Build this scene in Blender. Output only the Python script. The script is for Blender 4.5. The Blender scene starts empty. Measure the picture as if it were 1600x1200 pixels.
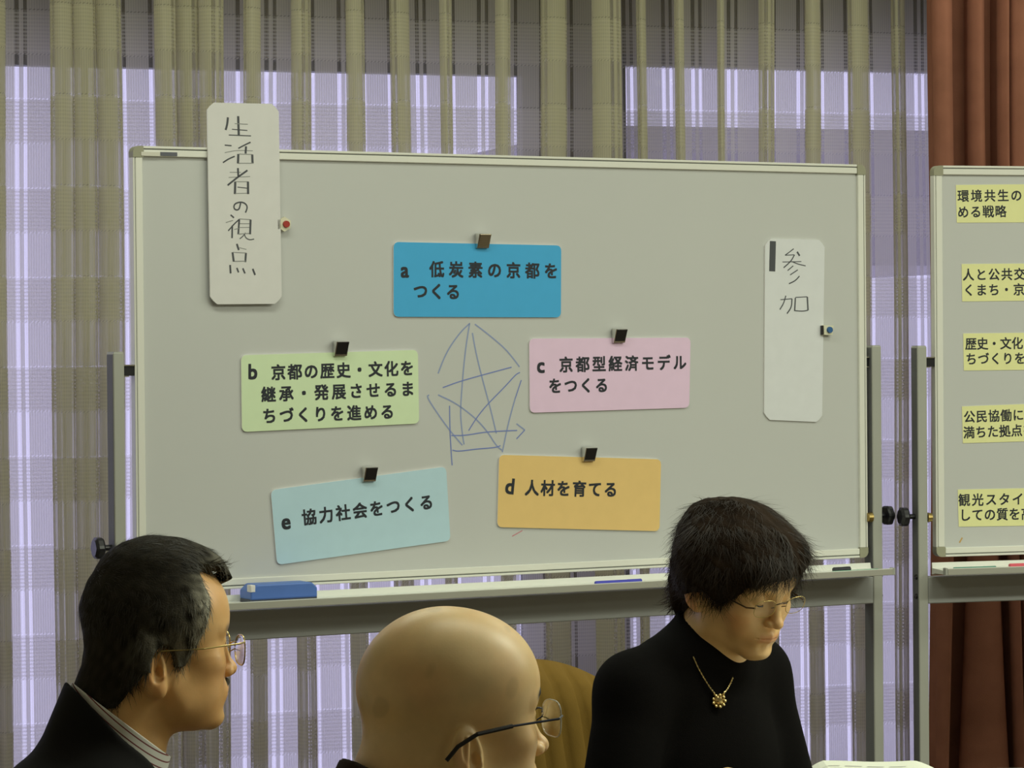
import bpy, math, random
import numpy as np
from mathutils import Vector, Matrix
random.seed(7)
rng = np.random.default_rng(7)
SC = bpy.context.scene
COL = SC.collection

# ------------------------------------------------------------------ camera
CAMZ = 1.48
PITCH, ROLL, F = 0.01202, 0.008515, 4717.7          # radians, radians, focal length in pixels of a 1600 px wide frame
cf = np.array([0, math.cos(PITCH), -math.sin(PITCH)])
_r0 = np.array([1.0, 0, 0]); _u0 = np.cross(_r0, cf)
cr = _r0 * math.cos(ROLL) - _u0 * math.sin(ROLL)
cu = _u0 * math.cos(ROLL) + _r0 * math.sin(ROLL)
camd = bpy.data.cameras.new('camera'); cam = bpy.data.objects.new('camera', camd); COL.objects.link(cam)
camd.sensor_width = 36; camd.lens = 36 * F / 1600; camd.clip_start = 0.05; camd.clip_end = 200
cam.matrix_world = Matrix([[cr[0], cu[0], -cf[0], 0], [cr[1], cu[1], -cf[1], 0], [cr[2], cu[2], -cf[2], CAMZ], [0, 0, 0, 1]])
SC.camera = cam
vs = SC.view_settings
SC.display_settings.display_device = 'sRGB'
vs.view_transform = 'Standard'; vs.look = 'None'; vs.exposure = 0.0; vs.gamma = 1.0; vs.use_curve_mapping = False
SC.cycles.transparent_max_bounces = 24
SC.cycles.max_bounces = 8
SC.cycles.sample_clamp_indirect = 4.0

# ------------------------------------------------------------------ daylight outside the windows
w = bpy.data.worlds.new('world'); SC.world = w; w.use_nodes = True
bg = w.node_tree.nodes['Background']
bg.inputs[0].default_value = (0.72, 0.66, 1.0, 1); bg.inputs[1].default_value = 1.3

# ------------------------------------------------------------------ room geometry constants
RA = math.radians(18.5)                                  # the curtain wall runs at this angle
def room(u, d, z=0.0):                                  # u along the window wall, d into the room, z up
    return Vector((math.cos(RA) * u + math.sin(RA) * d, 8.30 + math.sin(RA) * u - math.cos(RA) * d, z))
LIGHT = (1.0, 1.05, 0.84)
def area(name, loc, sx, sy, power, color=LIGHT, rot=(0, 0, 0)):
    d = bpy.data.lights.new(name, 'AREA'); d.shape = 'RECTANGLE'; d.size = sx; d.size_y = sy
    d.energy = power; d.color = color
    o = bpy.data.objects.new(name, d); o.location = loc; o.rotation_euler = rot; COL.objects.link(o)
    return o
# ceiling fluorescents and an added curtain row: the ones over the right of the room do most of the work
for (u, d, p) in ((-2.4, 1.0, 7), (-0.8, 1.0, 6.5), (0.8, 1.0, 6.5), (2.4, 1.0, 7), (4.0, 1.0, 6),  # row added close to the curtain to brighten its upper folds
                  (-1.4, 2.8, 12), (0.6, 2.8, 10), (2.6, 2.8, 9), (4.6, 2.8, 8), (-1.0, 4.5, 10), (0.6, 4.5, 38), (2.6, 4.5, 38), (4.6, 4.5, 34), (0.6, 6.4, 4), (2.6, 6.4, 14), (4.6, 6.4, 14)):
    area('ceiling_light_source', room(u, d, 2.83), 1.25, 0.32, p, rot=(0, 0, RA))

# ------------------------------------------------------------------ helpers
def ray(px, py):
    return cf + cr * ((px - 800) / F) + cu * ((600 - py) / F)
def at(px, py, Y):                                      # pixel of the photograph -> world point at world depth Y
    r = ray(px, py); t = Y / r[1]
    return Vector((r[0] * t, Y, CAMZ + r[2] * t))
def lin(c):
    return tuple((x / 255 / 12.92) if x / 255 <= 0.04045 else ((x / 255 + 0.055) / 1.055) ** 2.4 for x in c)
EL = (0.60, 0.63, 0.48)
def alb(*c):                                            # albedo of a surface that photographs as this sRGB colour under the room light
    return tuple(min(0.92, a / e) for a, e in zip(lin(c), EL))

def mat(name, base, rough=0.6, metal=0.0, spec=0.5, noise=0.0, nscale=40, bump=0.0, bscale=200, sss=0.0, attr=None, alpha=None, coat=0.0):
    m = bpy.data.materials.new(name); m.use_nodes = True
    nt = m.node_tree; b = nt.nodes['Principled BSDF']
    b.inputs['Base Color'].default_value = (*base, 1); b.inputs['Roughness'].default_value = rough
    b.inputs['Metallic'].default_value = metal; b.inputs['Specular IOR Level'].default_value = spec
    b.inputs['Coat Weight'].default_value = coat
    tc = nt.nodes.new('ShaderNodeTexCoord')
    src = None
    if attr:
        a = nt.nodes.new('ShaderNodeAttribute'); a.attribute_name = attr; src = a.outputs['Color']
    if noise > 0:
        n = nt.nodes.new('ShaderNodeTexNoise'); n.inputs['Scale'].default_value = nscale; n.inputs['Detail'].default_value = 4
        nt.links.new(tc.outputs['Object'], n.inputs['Vector'])
        mr = nt.nodes.new('ShaderNodeMapRange'); mr.inputs[1].default_value = 0.25; mr.inputs[2].default_value = 0.75
        mr.inputs[3].default_value = 1 - noise; mr.inputs[4].default_value = 1 + noise
        nt.links.new(n.outputs['Fac'], mr.inputs[0])
        mx = nt.nodes.new('ShaderNodeMix'); mx.data_type = 'RGBA'; mx.blend_type = 'MULTIPLY'; mx.inputs[0].default_value = 1
        if src: nt.links.new(src, mx.inputs[6])
        else: mx.inputs[6].default_value = (*base, 1)
        nt.links.new(mr.outputs[0], mx.inputs[7]); src = mx.outputs[2]
    if src: nt.links.new(src, b.inputs['Base Color'])
    if bump > 0:
        n2 = nt.nodes.new('ShaderNodeTexNoise'); n2.inputs['Scale'].default_value = bscale; n2.inputs['Detail'].default_value = 3
        nt.links.new(tc.outputs['Object'], n2.inputs['Vector'])
        bp = nt.nodes.new('ShaderNodeBump'); bp.inputs['Strength'].default_value = bump; bp.inputs['Distance'].default_value = 0.002
        nt.links.new(n2.outputs['Fac'], bp.inputs['Height']); nt.links.new(bp.outputs[0], b.inputs['Normal'])
    if sss > 0:
        b.inputs['Subsurface Weight'].default_value = sss; b.inputs['Subsurface Radius'].default_value = (0.012, 0.004, 0.002)
        b.inputs['Subsurface Scale'].default_value = 1.0
    return m

def mesh_obj(name, verts, faces, material=None, parent=None, smooth=False, loc=None, rotz=None, mats=None, fmat=None):
    me = bpy.data.meshes.new(name)
    me.from_pydata([tuple(v) for v in verts], [], faces); me.update()
    for m in (mats or ([material] if material else [])): me.materials.append(m)
    if fmat is not None: me.polygons.foreach_set('material_index', fmat)
    if smooth: me.polygons.foreach_set('use_smooth', [True] * len(me.polygons))
    o = bpy.data.objects.new(name, me); COL.objects.link(o)
    if loc is not None: o.location = loc
    if rotz is not None: o.rotation_euler = (0, 0, rotz)
    if parent: o.parent = parent
    return o
def empty(name, loc, rotz=0.0):
    o = bpy.data.objects.new(name, None); o.empty_display_size = 0.1; COL.objects.link(o)
    o.location = loc; o.rotation_euler = (0, 0, rotz); return o
def tag(o, label=None, cat=None, group=None, kind=None):
    for k, v in (('label', label), ('category', cat), ('group', group), ('kind', kind)):
        if v: o[k] = v
    return o

class MB:
    """collects simple solids into one mesh"""
    def __init__(s): s.v = []; s.f = []; s.m = []
    def add(s, vs_, fs, mi=0):
        n = len(s.v); s.v += [tuple(v) for v in vs_]; s.f += [tuple(i + n for i in f) for f in fs]; s.m += [mi] * len(fs)
        return s
    def box(s, x0, x1, y0, y1, z0, z1, bev=0.0, mi=0):
        if bev <= 0:
            v = [(x, y, z) for z in (z0, z1) for y in (y0, y1) for x in (x0, x1)]
            return s.add(v, [(0, 2, 3, 1), (4, 5, 7, 6), (0, 1, 5, 4), (2, 6, 7, 3), (0, 4, 6, 2), (1, 3, 7, 5)], mi)
        b = bev; v = []; idx = {}
        def P(*p):
            if p not in idx: idx[p] = len(v); v.append(p)
            return idx[p]
        f = []
        X, Y, Z = (x0, x1), (y0, y1), (z0, z1); sg = (1, -1)
        def c(i, j, k, ax):                              # corner vertex on face normal to ax
            o = [X[i] + sg[i] * b, Y[j] + sg[j] * b, Z[k] + sg[k] * b]
            o[ax] = (X, Y, Z)[ax][(i, j, k)[ax]]
            return P(*o)
        for ax in range(3):
            for e in (0, 1):
                q = [(0, 0), (1, 0), (1, 1), (0, 1)]
                loop = []
                for a_, b_ in q:
                    ijk = [0, 0, 0]; ijk[ax] = e; ijk[(ax + 1) % 3] = a_; ijk[(ax + 2) % 3] = b_
                    loop.append(c(*ijk, ax))
                f.append(tuple(loop if e else loop[::-1]))
        for ax in range(3):                              # edges parallel to ax
            a1, a2 = (ax + 1) % 3, (ax + 2) % 3
            for e1 in (0, 1):
                for e2 in (0, 1):
                    def mk(e, face):
                        ijk = [0, 0, 0]; ijk[ax] = e; ijk[a1] = e1; ijk[a2] = e2; return c(*ijk, face)
                    loop = (mk(0, a1), mk(1, a1), mk(1, a2), mk(0, a2))
                    f.append(loop if (e1 == e2) else loop[::-1])
        for i in (0, 1):
            for j in (0, 1):
                for k in (0, 1):
                    t = (c(i, j, k, 0), c(i, j, k, 1), c(i, j, k, 2))
                    f.append(t if (i + j + k) % 2 else t[::-1])
        return s.add(v, f, mi)
    def tube(s, pts, r, n=10, mi=0, caps=True):
        pts = [Vector(p) for p in pts]; rs = r if isinstance(r, (list, tuple)) else [r] * len(pts)
        v = []; f = []; up = None
        for i, p in enumerate(pts):
            t = ((pts[min(i + 1, len(pts) - 1)] - pts[max(i - 1, 0)])).normalized()
            if up is None:
                up = Vector((0, 0, 1)) if abs(t.z) < 0.9 else Vector((1, 0, 0))
            a = t.cross(up).normalized(); up = a.cross(t).normalized()
            for k in range(n):
                q = 2 * math.pi * k / n
                v.append(p + (a * math.cos(q) + up * math.sin(q)) * rs[i])
        for i in range(len(pts) - 1):
            for k in range(n):
                k2 = (k + 1) % n
                f.append((i * n + k, i * n + k2, (i + 1) * n + k2, (i + 1) * n + k))
        if caps: f.append(tuple(range(n))[::-1]); f.append(tuple((len(pts) - 1) * n + k for k in range(n)))
        return s.add(v, f, mi)
    def prism(s, poly, ax, a0, a1, mi=0, side=None):
        """poly = 2D outline; ax = axis it is extruded along"""
        n = len(poly); v = []
        for a in (a0, a1):
            for p, q in poly:
                v.append((a, p, q) if ax == 0 else (p, a, q) if ax == 1 else (p, q, a))
        k = len(s.v)
        s.v += v; s.f += [tuple(k + i for i in range(n)), tuple(k + n + i for i in range(n))[::-1]]; s.m += [mi, mi]
        for i in range(n):
            j = (i + 1) % n
            s.f.append((k + i, k + n + i, k + n + j, k + j)); s.m.append(mi if side is None else side)
        return s
    def build(s, name, material, parent=None, smooth=False, **kw):
        mats = material if isinstance(material, (list, tuple)) else [material]
        o = mesh_obj(name, s.v, s.f, None, parent, smooth, mats=mats, fmat=s.m, **kw)
        import bmesh
        b = bmesh.new(); b.from_mesh(o.data); bmesh.ops.recalc_face_normals(b, faces=b.faces); b.to_mesh(o.data); b.free()
        return o

# ------------------------------------------------------------------ materials
M = {}
M['board'] = mat('whiteboard_enamel', alb(166, 171, 151), 0.35, spec=0.35, noise=0.012, nscale=3)
M['alu'] = mat('aluminium_frame', (0.86, 0.86, 0.80), 0.35, metal=0.0, spec=0.8)
M['corner'] = mat('corner_plastic', alb(128, 130, 98), 0.5)
M['groove'] = mat('frame_groove', (0.22, 0.23, 0.22), 0.6)
M['steel'] = mat('painted_grey_steel', alb(140, 144, 122), 0.45, noise=0.03, nscale=8)
M['beam'] = mat('painted_dark_grey_steel', alb(128, 132, 116), 0.5, noise=0.05, nscale=6)
M['tray'] = mat('tray_enamel', (0.84, 0.85, 0.80), 0.4)
M['lip'] = mat('grey_lip', (0.42, 0.41, 0.36), 0.5)  # grey facing strip, darker than the tray enamel
M['slot_shade'] = mat('channel_shade', (0.16, 0.165, 0.17), 0.6)
M['black'] = mat('black_plastic', (0.012, 0.012, 0.016), 0.35)
M['chrome'] = mat('chrome', (0.75, 0.74, 0.70), 0.15, metal=1.0)
M['darkchrome'] = mat('dark_polished_metal', (0.05, 0.048, 0.05), 0.18, metal=0.7)
M['chrome_reflection'] = mat('metal_warm_reflection', (0.42, 0.36, 0.27), 0.3, metal=0.9)  # brown mirrored tone put into the metal colour
M['brass'] = mat('brass', (0.45, 0.33, 0.12), 0.35, metal=0.9)
M['ink'] = mat('black_ink', (0.016, 0.02, 0.032), 0.6)
M['handink'] = mat('grey_marker_ink', (0.075, 0.08, 0.095), 0.6)
M['thinink'] = mat('faint_marker_ink', (0.30, 0.31, 0.31), 0.6)
M['blueline'] = mat('blue_marker_line', alb(118, 133, 150), 0.5)
M['blueline_dark'] = mat('dense_blue_marker_line', alb(96, 112, 150), 0.5)
M['redline'] = mat('red_marker_line', alb(165, 110, 105), 0.5)
M['card_edge'] = mat('card_edge', alb(196, 198, 176), 0.7)

# ------------------------------------------------------------------ room shell
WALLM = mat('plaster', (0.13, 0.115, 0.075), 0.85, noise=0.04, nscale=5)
WALL2 = mat('pale_wall', (0.62, 0.58, 0.48), 0.85, noise=0.03, nscale=4)
FLOORM = mat('brown_carpet', (0.12, 0.09, 0.06), 0.95, noise=0.25, nscale=120)
CEILM = mat('ceiling_board', (0.60, 0.58, 0.50), 0.9, noise=0.05, nscale=60)
U0, U1, DEPTH, HT = -3.6, 6.4, 9.6, 2.95
def room_box(name, u0, u1, d0, d1, z0, z1, m, kind='structure'):
    mb = MB(); mb.box(u0, u1, -d1, -d0, z0, z1)
    o = mb.build(name, m, loc=(0, 8.30, 0), rotz=RA)
    if kind: o['kind'] = kind
    return o
room_box('floor', U0, U1, -0.3, DEPTH, -0.1, 0.0, FLOORM)
room_box('ceiling', U0, U1, -0.3, DEPTH, HT, HT + 0.1, CEILM)
room_box('wall_left', U0 - 0.12, U0, -0.3, DEPTH, 0, HT, WALL2)
room_box('wall_right', U1, U1 + 0.12, -0.3, DEPTH, 0, HT, WALL2)
room_box('wall_front', U0, U1, DEPTH, DEPTH + 0.12, 0, HT, WALL2)
def upx(px, py, d):                                      # u where the ray of a pixel meets the vertical plane d in front of the window wall
    r = ray(px, py); n = np.array([math.sin(RA), -math.cos(RA), 0]); p0 = np.array(room(0, d))
    t = ((p0 - np.array([0, 0, CAMZ])) @ n) / (r @ n)
    P = np.array([0, 0, CAMZ]) + r * t
    return (P[0] - room(0, d).x) * math.cos(RA) + (P[1] - room(0, d).y) * math.sin(RA), P[2]
wl0 = -3.3; wl1 = upx(846, 300, 0)[0]; wr0 = upx(966, 300, 0)[0]; wr1 = upx(1640, 300, 0)[0]
ztl = upx(420, 90, 0)[1]; ztr = upx(1200, 88, 0)[1]
print('window', wl1, wr0, wr1, ztl, ztr)
mbw = MB(); T = 0.14; ZS = 0.12
for (a, b, z0, z1) in ((U0, wl0, 0, HT), (wl1, wr0, 0, HT), (wr1, U1, 0, HT), (wl0, wl1, ztl, HT), (wr0, wr1, ztr, HT), (wl0, wl1, 0, ZS), (wr0, wr1, 0, ZS)):
    mbw.box(a, b, 0.0, T, z0, z1)
tag(mbw.build('wall_back', WALLM, loc=(0, 8.30, 0), rotz=RA), kind='structure')
FRAMEM = mat('window_frame_aluminium', (0.10, 0.10, 0.10), 0.5)
GLASS = bpy.data.materials.new('window_glass'); GLASS.use_nodes = True
_nt = GLASS.node_tree; _nt.nodes.remove(_nt.nodes['Principled BSDF'])
_t = _nt.nodes.new('ShaderNodeBsdfTransparent'); _t.inputs[0].default_value = (0.93, 0.95, 0.95, 1)
_g = _nt.nodes.new('ShaderNodeBsdfGlossy'); _g.inputs[1].default_value = 0.02
_m = _nt.nodes.new('ShaderNodeMixShader'); _m.inputs[0].default_value = 0.06
_nt.links.new(_t.outputs[0], _m.inputs[1]); _nt.links.new(_g.outputs[0], _m.inputs[2])
_nt.links.new(_m.outputs[0], _nt.nodes['Material Output'].inputs[0])
for k, (a, b, zt) in enumerate(((wl0, wl1, ztl), (wr0, wr1, ztr)), 1):
    fr = MB()
    fr.box(a, b, 0.04, 0.09, ZS, ZS + 0.05); fr.box(a, b, 0.04, 0.09, zt - 0.03, zt)
    n = 2 if b - a > 1.6 else 1
    fr.box(a, a + 0.04, 0.04, 0.09, ZS, zt); fr.box(b - 0.04, b, 0.04, 0.09, ZS, zt)
    wo = fr.build('window_%d' % k, FRAMEM, loc=(0, 8.30, 0), rotz=RA); wo['kind'] = 'structure'
    gl = MB().box(a + 0.04, b - 0.04, 0.062, 0.068, ZS + 0.05, zt - 0.03).build('pane', GLASS, wo)

# ------------------------------------------------------------------ curtains
def sheer_material():
    m = bpy.data.materials.new('sheer_plaid_curtain'); m.use_nodes = True
    nt = m.node_tree; N = nt.nodes; L = nt.links
    N.remove(N['Principled BSDF']); out = N['Material Output']
    uv = N.new('ShaderNodeUVMap'); uv.uv_map = 'UVMap'
    sp = N.new('ShaderNodeSeparateXYZ'); L.new(uv.outputs[0], sp.inputs[0])
    def math_(op, a, b=None, c=None):
        n = N.new('ShaderNodeMath'); n.operation = op
        for i, x in enumerate((a, b, c)):
            if x is None: continue
            if isinstance(x, (int, float)): n.inputs[i].default_value = x
            else: L.new(x, n.inputs[i])
        return n.outputs[0]
    s, z = sp.outputs[0], sp.outputs[1]
    def frac(x, p, off=0.0): return math_('FRACT', math_('DIVIDE', math_('ADD', x, off), p))
    def pulse(x, lo, hi): return math_('MULTIPLY', math_('GREATER_THAN', x, lo), math_('LESS_THAN', x, hi))
    band = frac(z, 0.228, BANDOFF)                        # upper half: ribbed, lower half: plain
    ribbed = math_('GREATER_THAN', band, 0.5)
    line = math_('ADD', pulse(band, 0.0, 0.018), pulse(band, 0.50, 0.518))
    q = frac(s, 0.092)
    dbl = math_('ADD', pulse(q, 0.16, 0.28), pulse(q, 0.40, 0.50))
    fine = math_('MULTIPLY', math_('SINE', math_('MULTIPLY', s, 2 * math.pi / 0.0065)), 0.07)
    ribs = math_('GREATER_THAN', math_('SINE', math_('MULTIPLY', z, 2 * math.pi / 0.0095)), 0.0)
    plain = math_('ADD', math_('ADD', math_('MULTIPLY', dbl, 0.54), 0.26), fine)
    ribv = math_('MULTIPLY', plain, math_('ADD', math_('MULTIPLY', ribs, 0.30), 0.52))
    o1 = math_('ADD', math_('MULTIPLY', ribbed, ribv), math_('MULTIPLY', math_('SUBTRACT', 1.0, ribbed), plain))
    diag = math_('GREATER_THAN', math_('SINE', math_('MULTIPLY', math_('SUBTRACT', s, z), 2 * math.pi / 0.010)), 0.0)
    o2 = math_('ADD', o1, math_('MULTIPLY', math_('MULTIPLY', line, diag), 0.28))
    o3 = math_('MINIMUM', math_('MAXIMUM', o2, 0.05), 0.92)
    dif = N.new('ShaderNodeBsdfDiffuse'); dif.inputs[0].default_value = (0.68, 0.65, 0.43, 1)
    tr = N.new('ShaderNodeBsdfTranslucent'); tr.inputs[0].default_value = (0.66, 0.63, 0.60, 1)
    fab = N.new('ShaderNodeMixShader'); fab.inputs[0].default_value = 0.50; L.new(dif.outputs[0], fab.inputs[1]); L.new(tr.outputs[0], fab.inputs[2])
    tp = N.new('ShaderNodeBsdfTransparent')
    mx = N.new('ShaderNodeMixShader'); L.new(o3, mx.inputs[0]); L.new(fab.outputs[0], mx.inputs[1]); L.new(tp.outputs[0], mx.inputs[2])
    L.new(mx.outputs[0], out.inputs[0])
    return m
zline = upx(420, 160, 0.2)[1]                            # height of one band border in the cloth
BANDOFF = -zline + 0.228 * 20 + 0.001
def chaikin(p, n=2):
    for _ in range(n):
        q = [p[0]]
        for a, b in zip(p[:-1], p[1:]):
            q += [(a[0] * .75 + b[0] * .25, a[1] * .75 + b[1] * .25), (a[0] * .25 + b[0] * .75, a[1] * .25 + b[1] * .75)]
        p = q + [p[-1]]
    return p
def curtain(name, crests_top, crests_bot, dback, dfront, z0, z1, material, start, end, overlap=0.5, overlap_bot=0.5, rows=24, tp=1.0, shear=0.0):
    """crest strips as (u0, u1); the cloth folds back behind every crest, so three layers lie over each other there"""
    def prof(cr_, overlap):
        p = [(start, dback)]
        for i, (a, b) in enumerate(cr_):
            m_ = (a + b) / 2; e = (b - a) * overlap * 0.5
            df = dfront[i % len(dfront)]
            p += [(m_ + e * 0.4, dback), (m_ + e, dback + 0.008), (m_, (dback + df) / 2), (a - 0.003, df - 0.045), (a - 0.001, df - 0.016), (a + (b - a) * 0.25, df), (m_, df + 0.006),
                  (b - (b - a) * 0.25, df), (b + 0.001, df - 0.016), (b + 0.003, df - 0.045), (m_, (dback + df) / 2 + 0.004), (m_ - e, dback + 0.008), (m_ - e * 0.4, dback)]
        p.append((end, dback))
        return chaikin(p, 2)
    A, B = prof(crests_top, overlap), prof(crests_bot, overlap_bot)
    n = len(A); verts = []; uvs = []
    arc = [0.0]
    for i in range(1, n): arc.append(arc[-1] + math.hypot(A[i][0] - A[i - 1][0], A[i][1] - A[i - 1][1]))
    for r in range(rows + 1):
        t = r / rows; z = z1 + (z0 - z1) * t; t = t ** tp
        for i in range(n):
            u = A[i][0] * (1 - t) + B[i][0] * t + 0.0025 * math.sin(3.1 * z + A[i][0] * 9)
            d = A[i][1] * (1 - t) + B[i][1] * t + 0.004 * math.sin(2.3 * z + A[i][0] * 5)
            u += shear * (0.34 - d) * (0.325 + 0.105 * u)          # the folds lean to one side
            verts.append(room(u, d, z)); uvs.append((arc[i], z))
    faces = [(r * n + i, r * n + i + 1, (r + 1) * n + i + 1, (r + 1) * n + i) for r in range(rows) for i in range(n - 1)]
    base = room((start + end) / 2, dback, 0)
    o = mesh_obj(name, [v - base for v in verts], faces, material, smooth=True, loc=base)
    uvl = o.data.uv_layers.new(name='UVMap')
    li = np.zeros(len(o.data.loops), dtype=np.int32); o.data.loops.foreach_get('vertex_index', li)
    uvl.data.foreach_set('uv', np.array(uvs, dtype=np.float32)[li].ravel())
    return o
SHEER = sheer_material()
def U(px, d=0.33): return upx(px, 300, d)[0]
cpx = [(-190, -160), (-120, -96), (-60, -15), (-12, 8), (79, 112), (113, 148), (149, 189), (244, 276), (278, 312), (314, 350), (383, 407), (456, 484), (541, 568), (611, 640), (690, 707), (776, 797),
       (846, 884), (925, 969), (996, 1009), (1056, 1069), (1123, 1132), (1187, 1209), (1257, 1280), (1325, 1357), (1394, 1414), (1468, 1484), (1520, 1550), (1590, 1620)]
dfs = [0.34, 0.32, 0.35, 0.33, 0.345]
cur = curtain('sheer_curtain', [(U(a), U(b)) for a, b in cpx], [(U(a), U(b)) for a, b in cpx], 0.17, dfs, 0.04, 2.86, SHEER, U(-230), U(1640), overlap_bot=0.0, shear=1.0)
tag(cur, 'beige see-through plaid curtain in many folds with violet daylight behind', 'curtain')
VEL = mat('russet_velvet_drape', (0.30, 0.125, 0.080), 0.9, spec=0.1, noise=0.12, nscale=14, bump=0.3, bscale=400)
vt = [(1467, 1494), (1528, 1548), (1571, 1583), (1586, 1612), (1640, 1668), (1700, 1725)]
vb = [(1466, 1472), (1496, 1592), (1597, 1604), (1610, 1640), (1655, 1680), (1700, 1725)]
dr = curtain('velvet_drape', [(U(a, .5), U(b, .5)) for a, b in vt], [(U(a, .5), U(b, .5)) for a, b in vb], 0.40, [0.51, 0.49, 0.50], 0.03, 2.86, VEL, U(1474, .4), U(1760, .5), overlap=0.35, overlap_bot=0.35, tp=3.0)
tag(dr, 'russet brown heavy opaque drape hanging behind the right whiteboard', 'drape')
rail = MB().box(U0 + 0.3, U1 - 0.3, -0.36, -0.30, 2.87, 2.90, 0.004).build('curtain_rail', M['alu'], loc=(0, 8.30, 0), rotz=RA)
# grey slab added outside, dimming the middle of the right-hand window
_za, _zb = upx(1200, 200, -4.0)[1], upx(1200, 415, -4.0)[1]; _ua, _ub = upx(950, 300, -4.0)[0], upx(1700, 300, -4.0)[0]
bd = MB().box(_ua, _ub, 4.0, 7.0, _zb, _za)
bo_ = bd.build('dimming_slab', mat('grey_concrete', (0.33, 0.31, 0.33), 0.9), loc=(0, 8.30, 0), rotz=RA); bo_['kind'] = 'structure'
tag(rail, kind='structure'); rail.name = 'trim_1'

# ------------------------------------------------------------------ whiteboards on stands
BW, BH = 1.81, 0.91
class Board:
    def __init__(s, cx, cy, zc, th):
        s.c = Vector((cx, cy, 0)); s.zc = zc; s.th = th
        s.e = Vector((math.cos(th), math.sin(th), 0)); s.n = Vector((math.sin(th), -math.cos(th), 0))   # n: towards the room
    def loc(s, px, py, d=0.0):                            # pixel -> (x, z) on the plane d in front of the board centre plane
        r = Vector(ray(px, py)); p0 = s.c + s.n * d; o = Vector((0, 0, CAMZ))
        t = (p0 - o).dot(s.n) / r.dot(s.n); P = o + r * t
        return (P - s.c).dot(s.e), P.z
    def world(s, x, d, z): return s.c + s.e * x + s.n * d + Vector((0, 0, z))
FD = 0.011                                               # half depth of the frame
PD = 0.004                                               # front of the writing surface
B1 = Board(0.02344, 6.57534, CAMZ - 0.03838, math.radians(28.657))
th2 = math.radians(16.0)
_tl = ray(1456, 259); _z2 = 7.02
_p = Vector((0, 0, CAMZ)) + Vector(_tl) * (_z2 / float(_tl @ cf))
_c2 = _p + Vector((math.cos(th2), math.sin(th2), 0)) * BW / 2
B2 = Board(_c2.x, _c2.y, _p.z - BH / 2, th2)
print('board2', B2.c, B2.zc)
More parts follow.
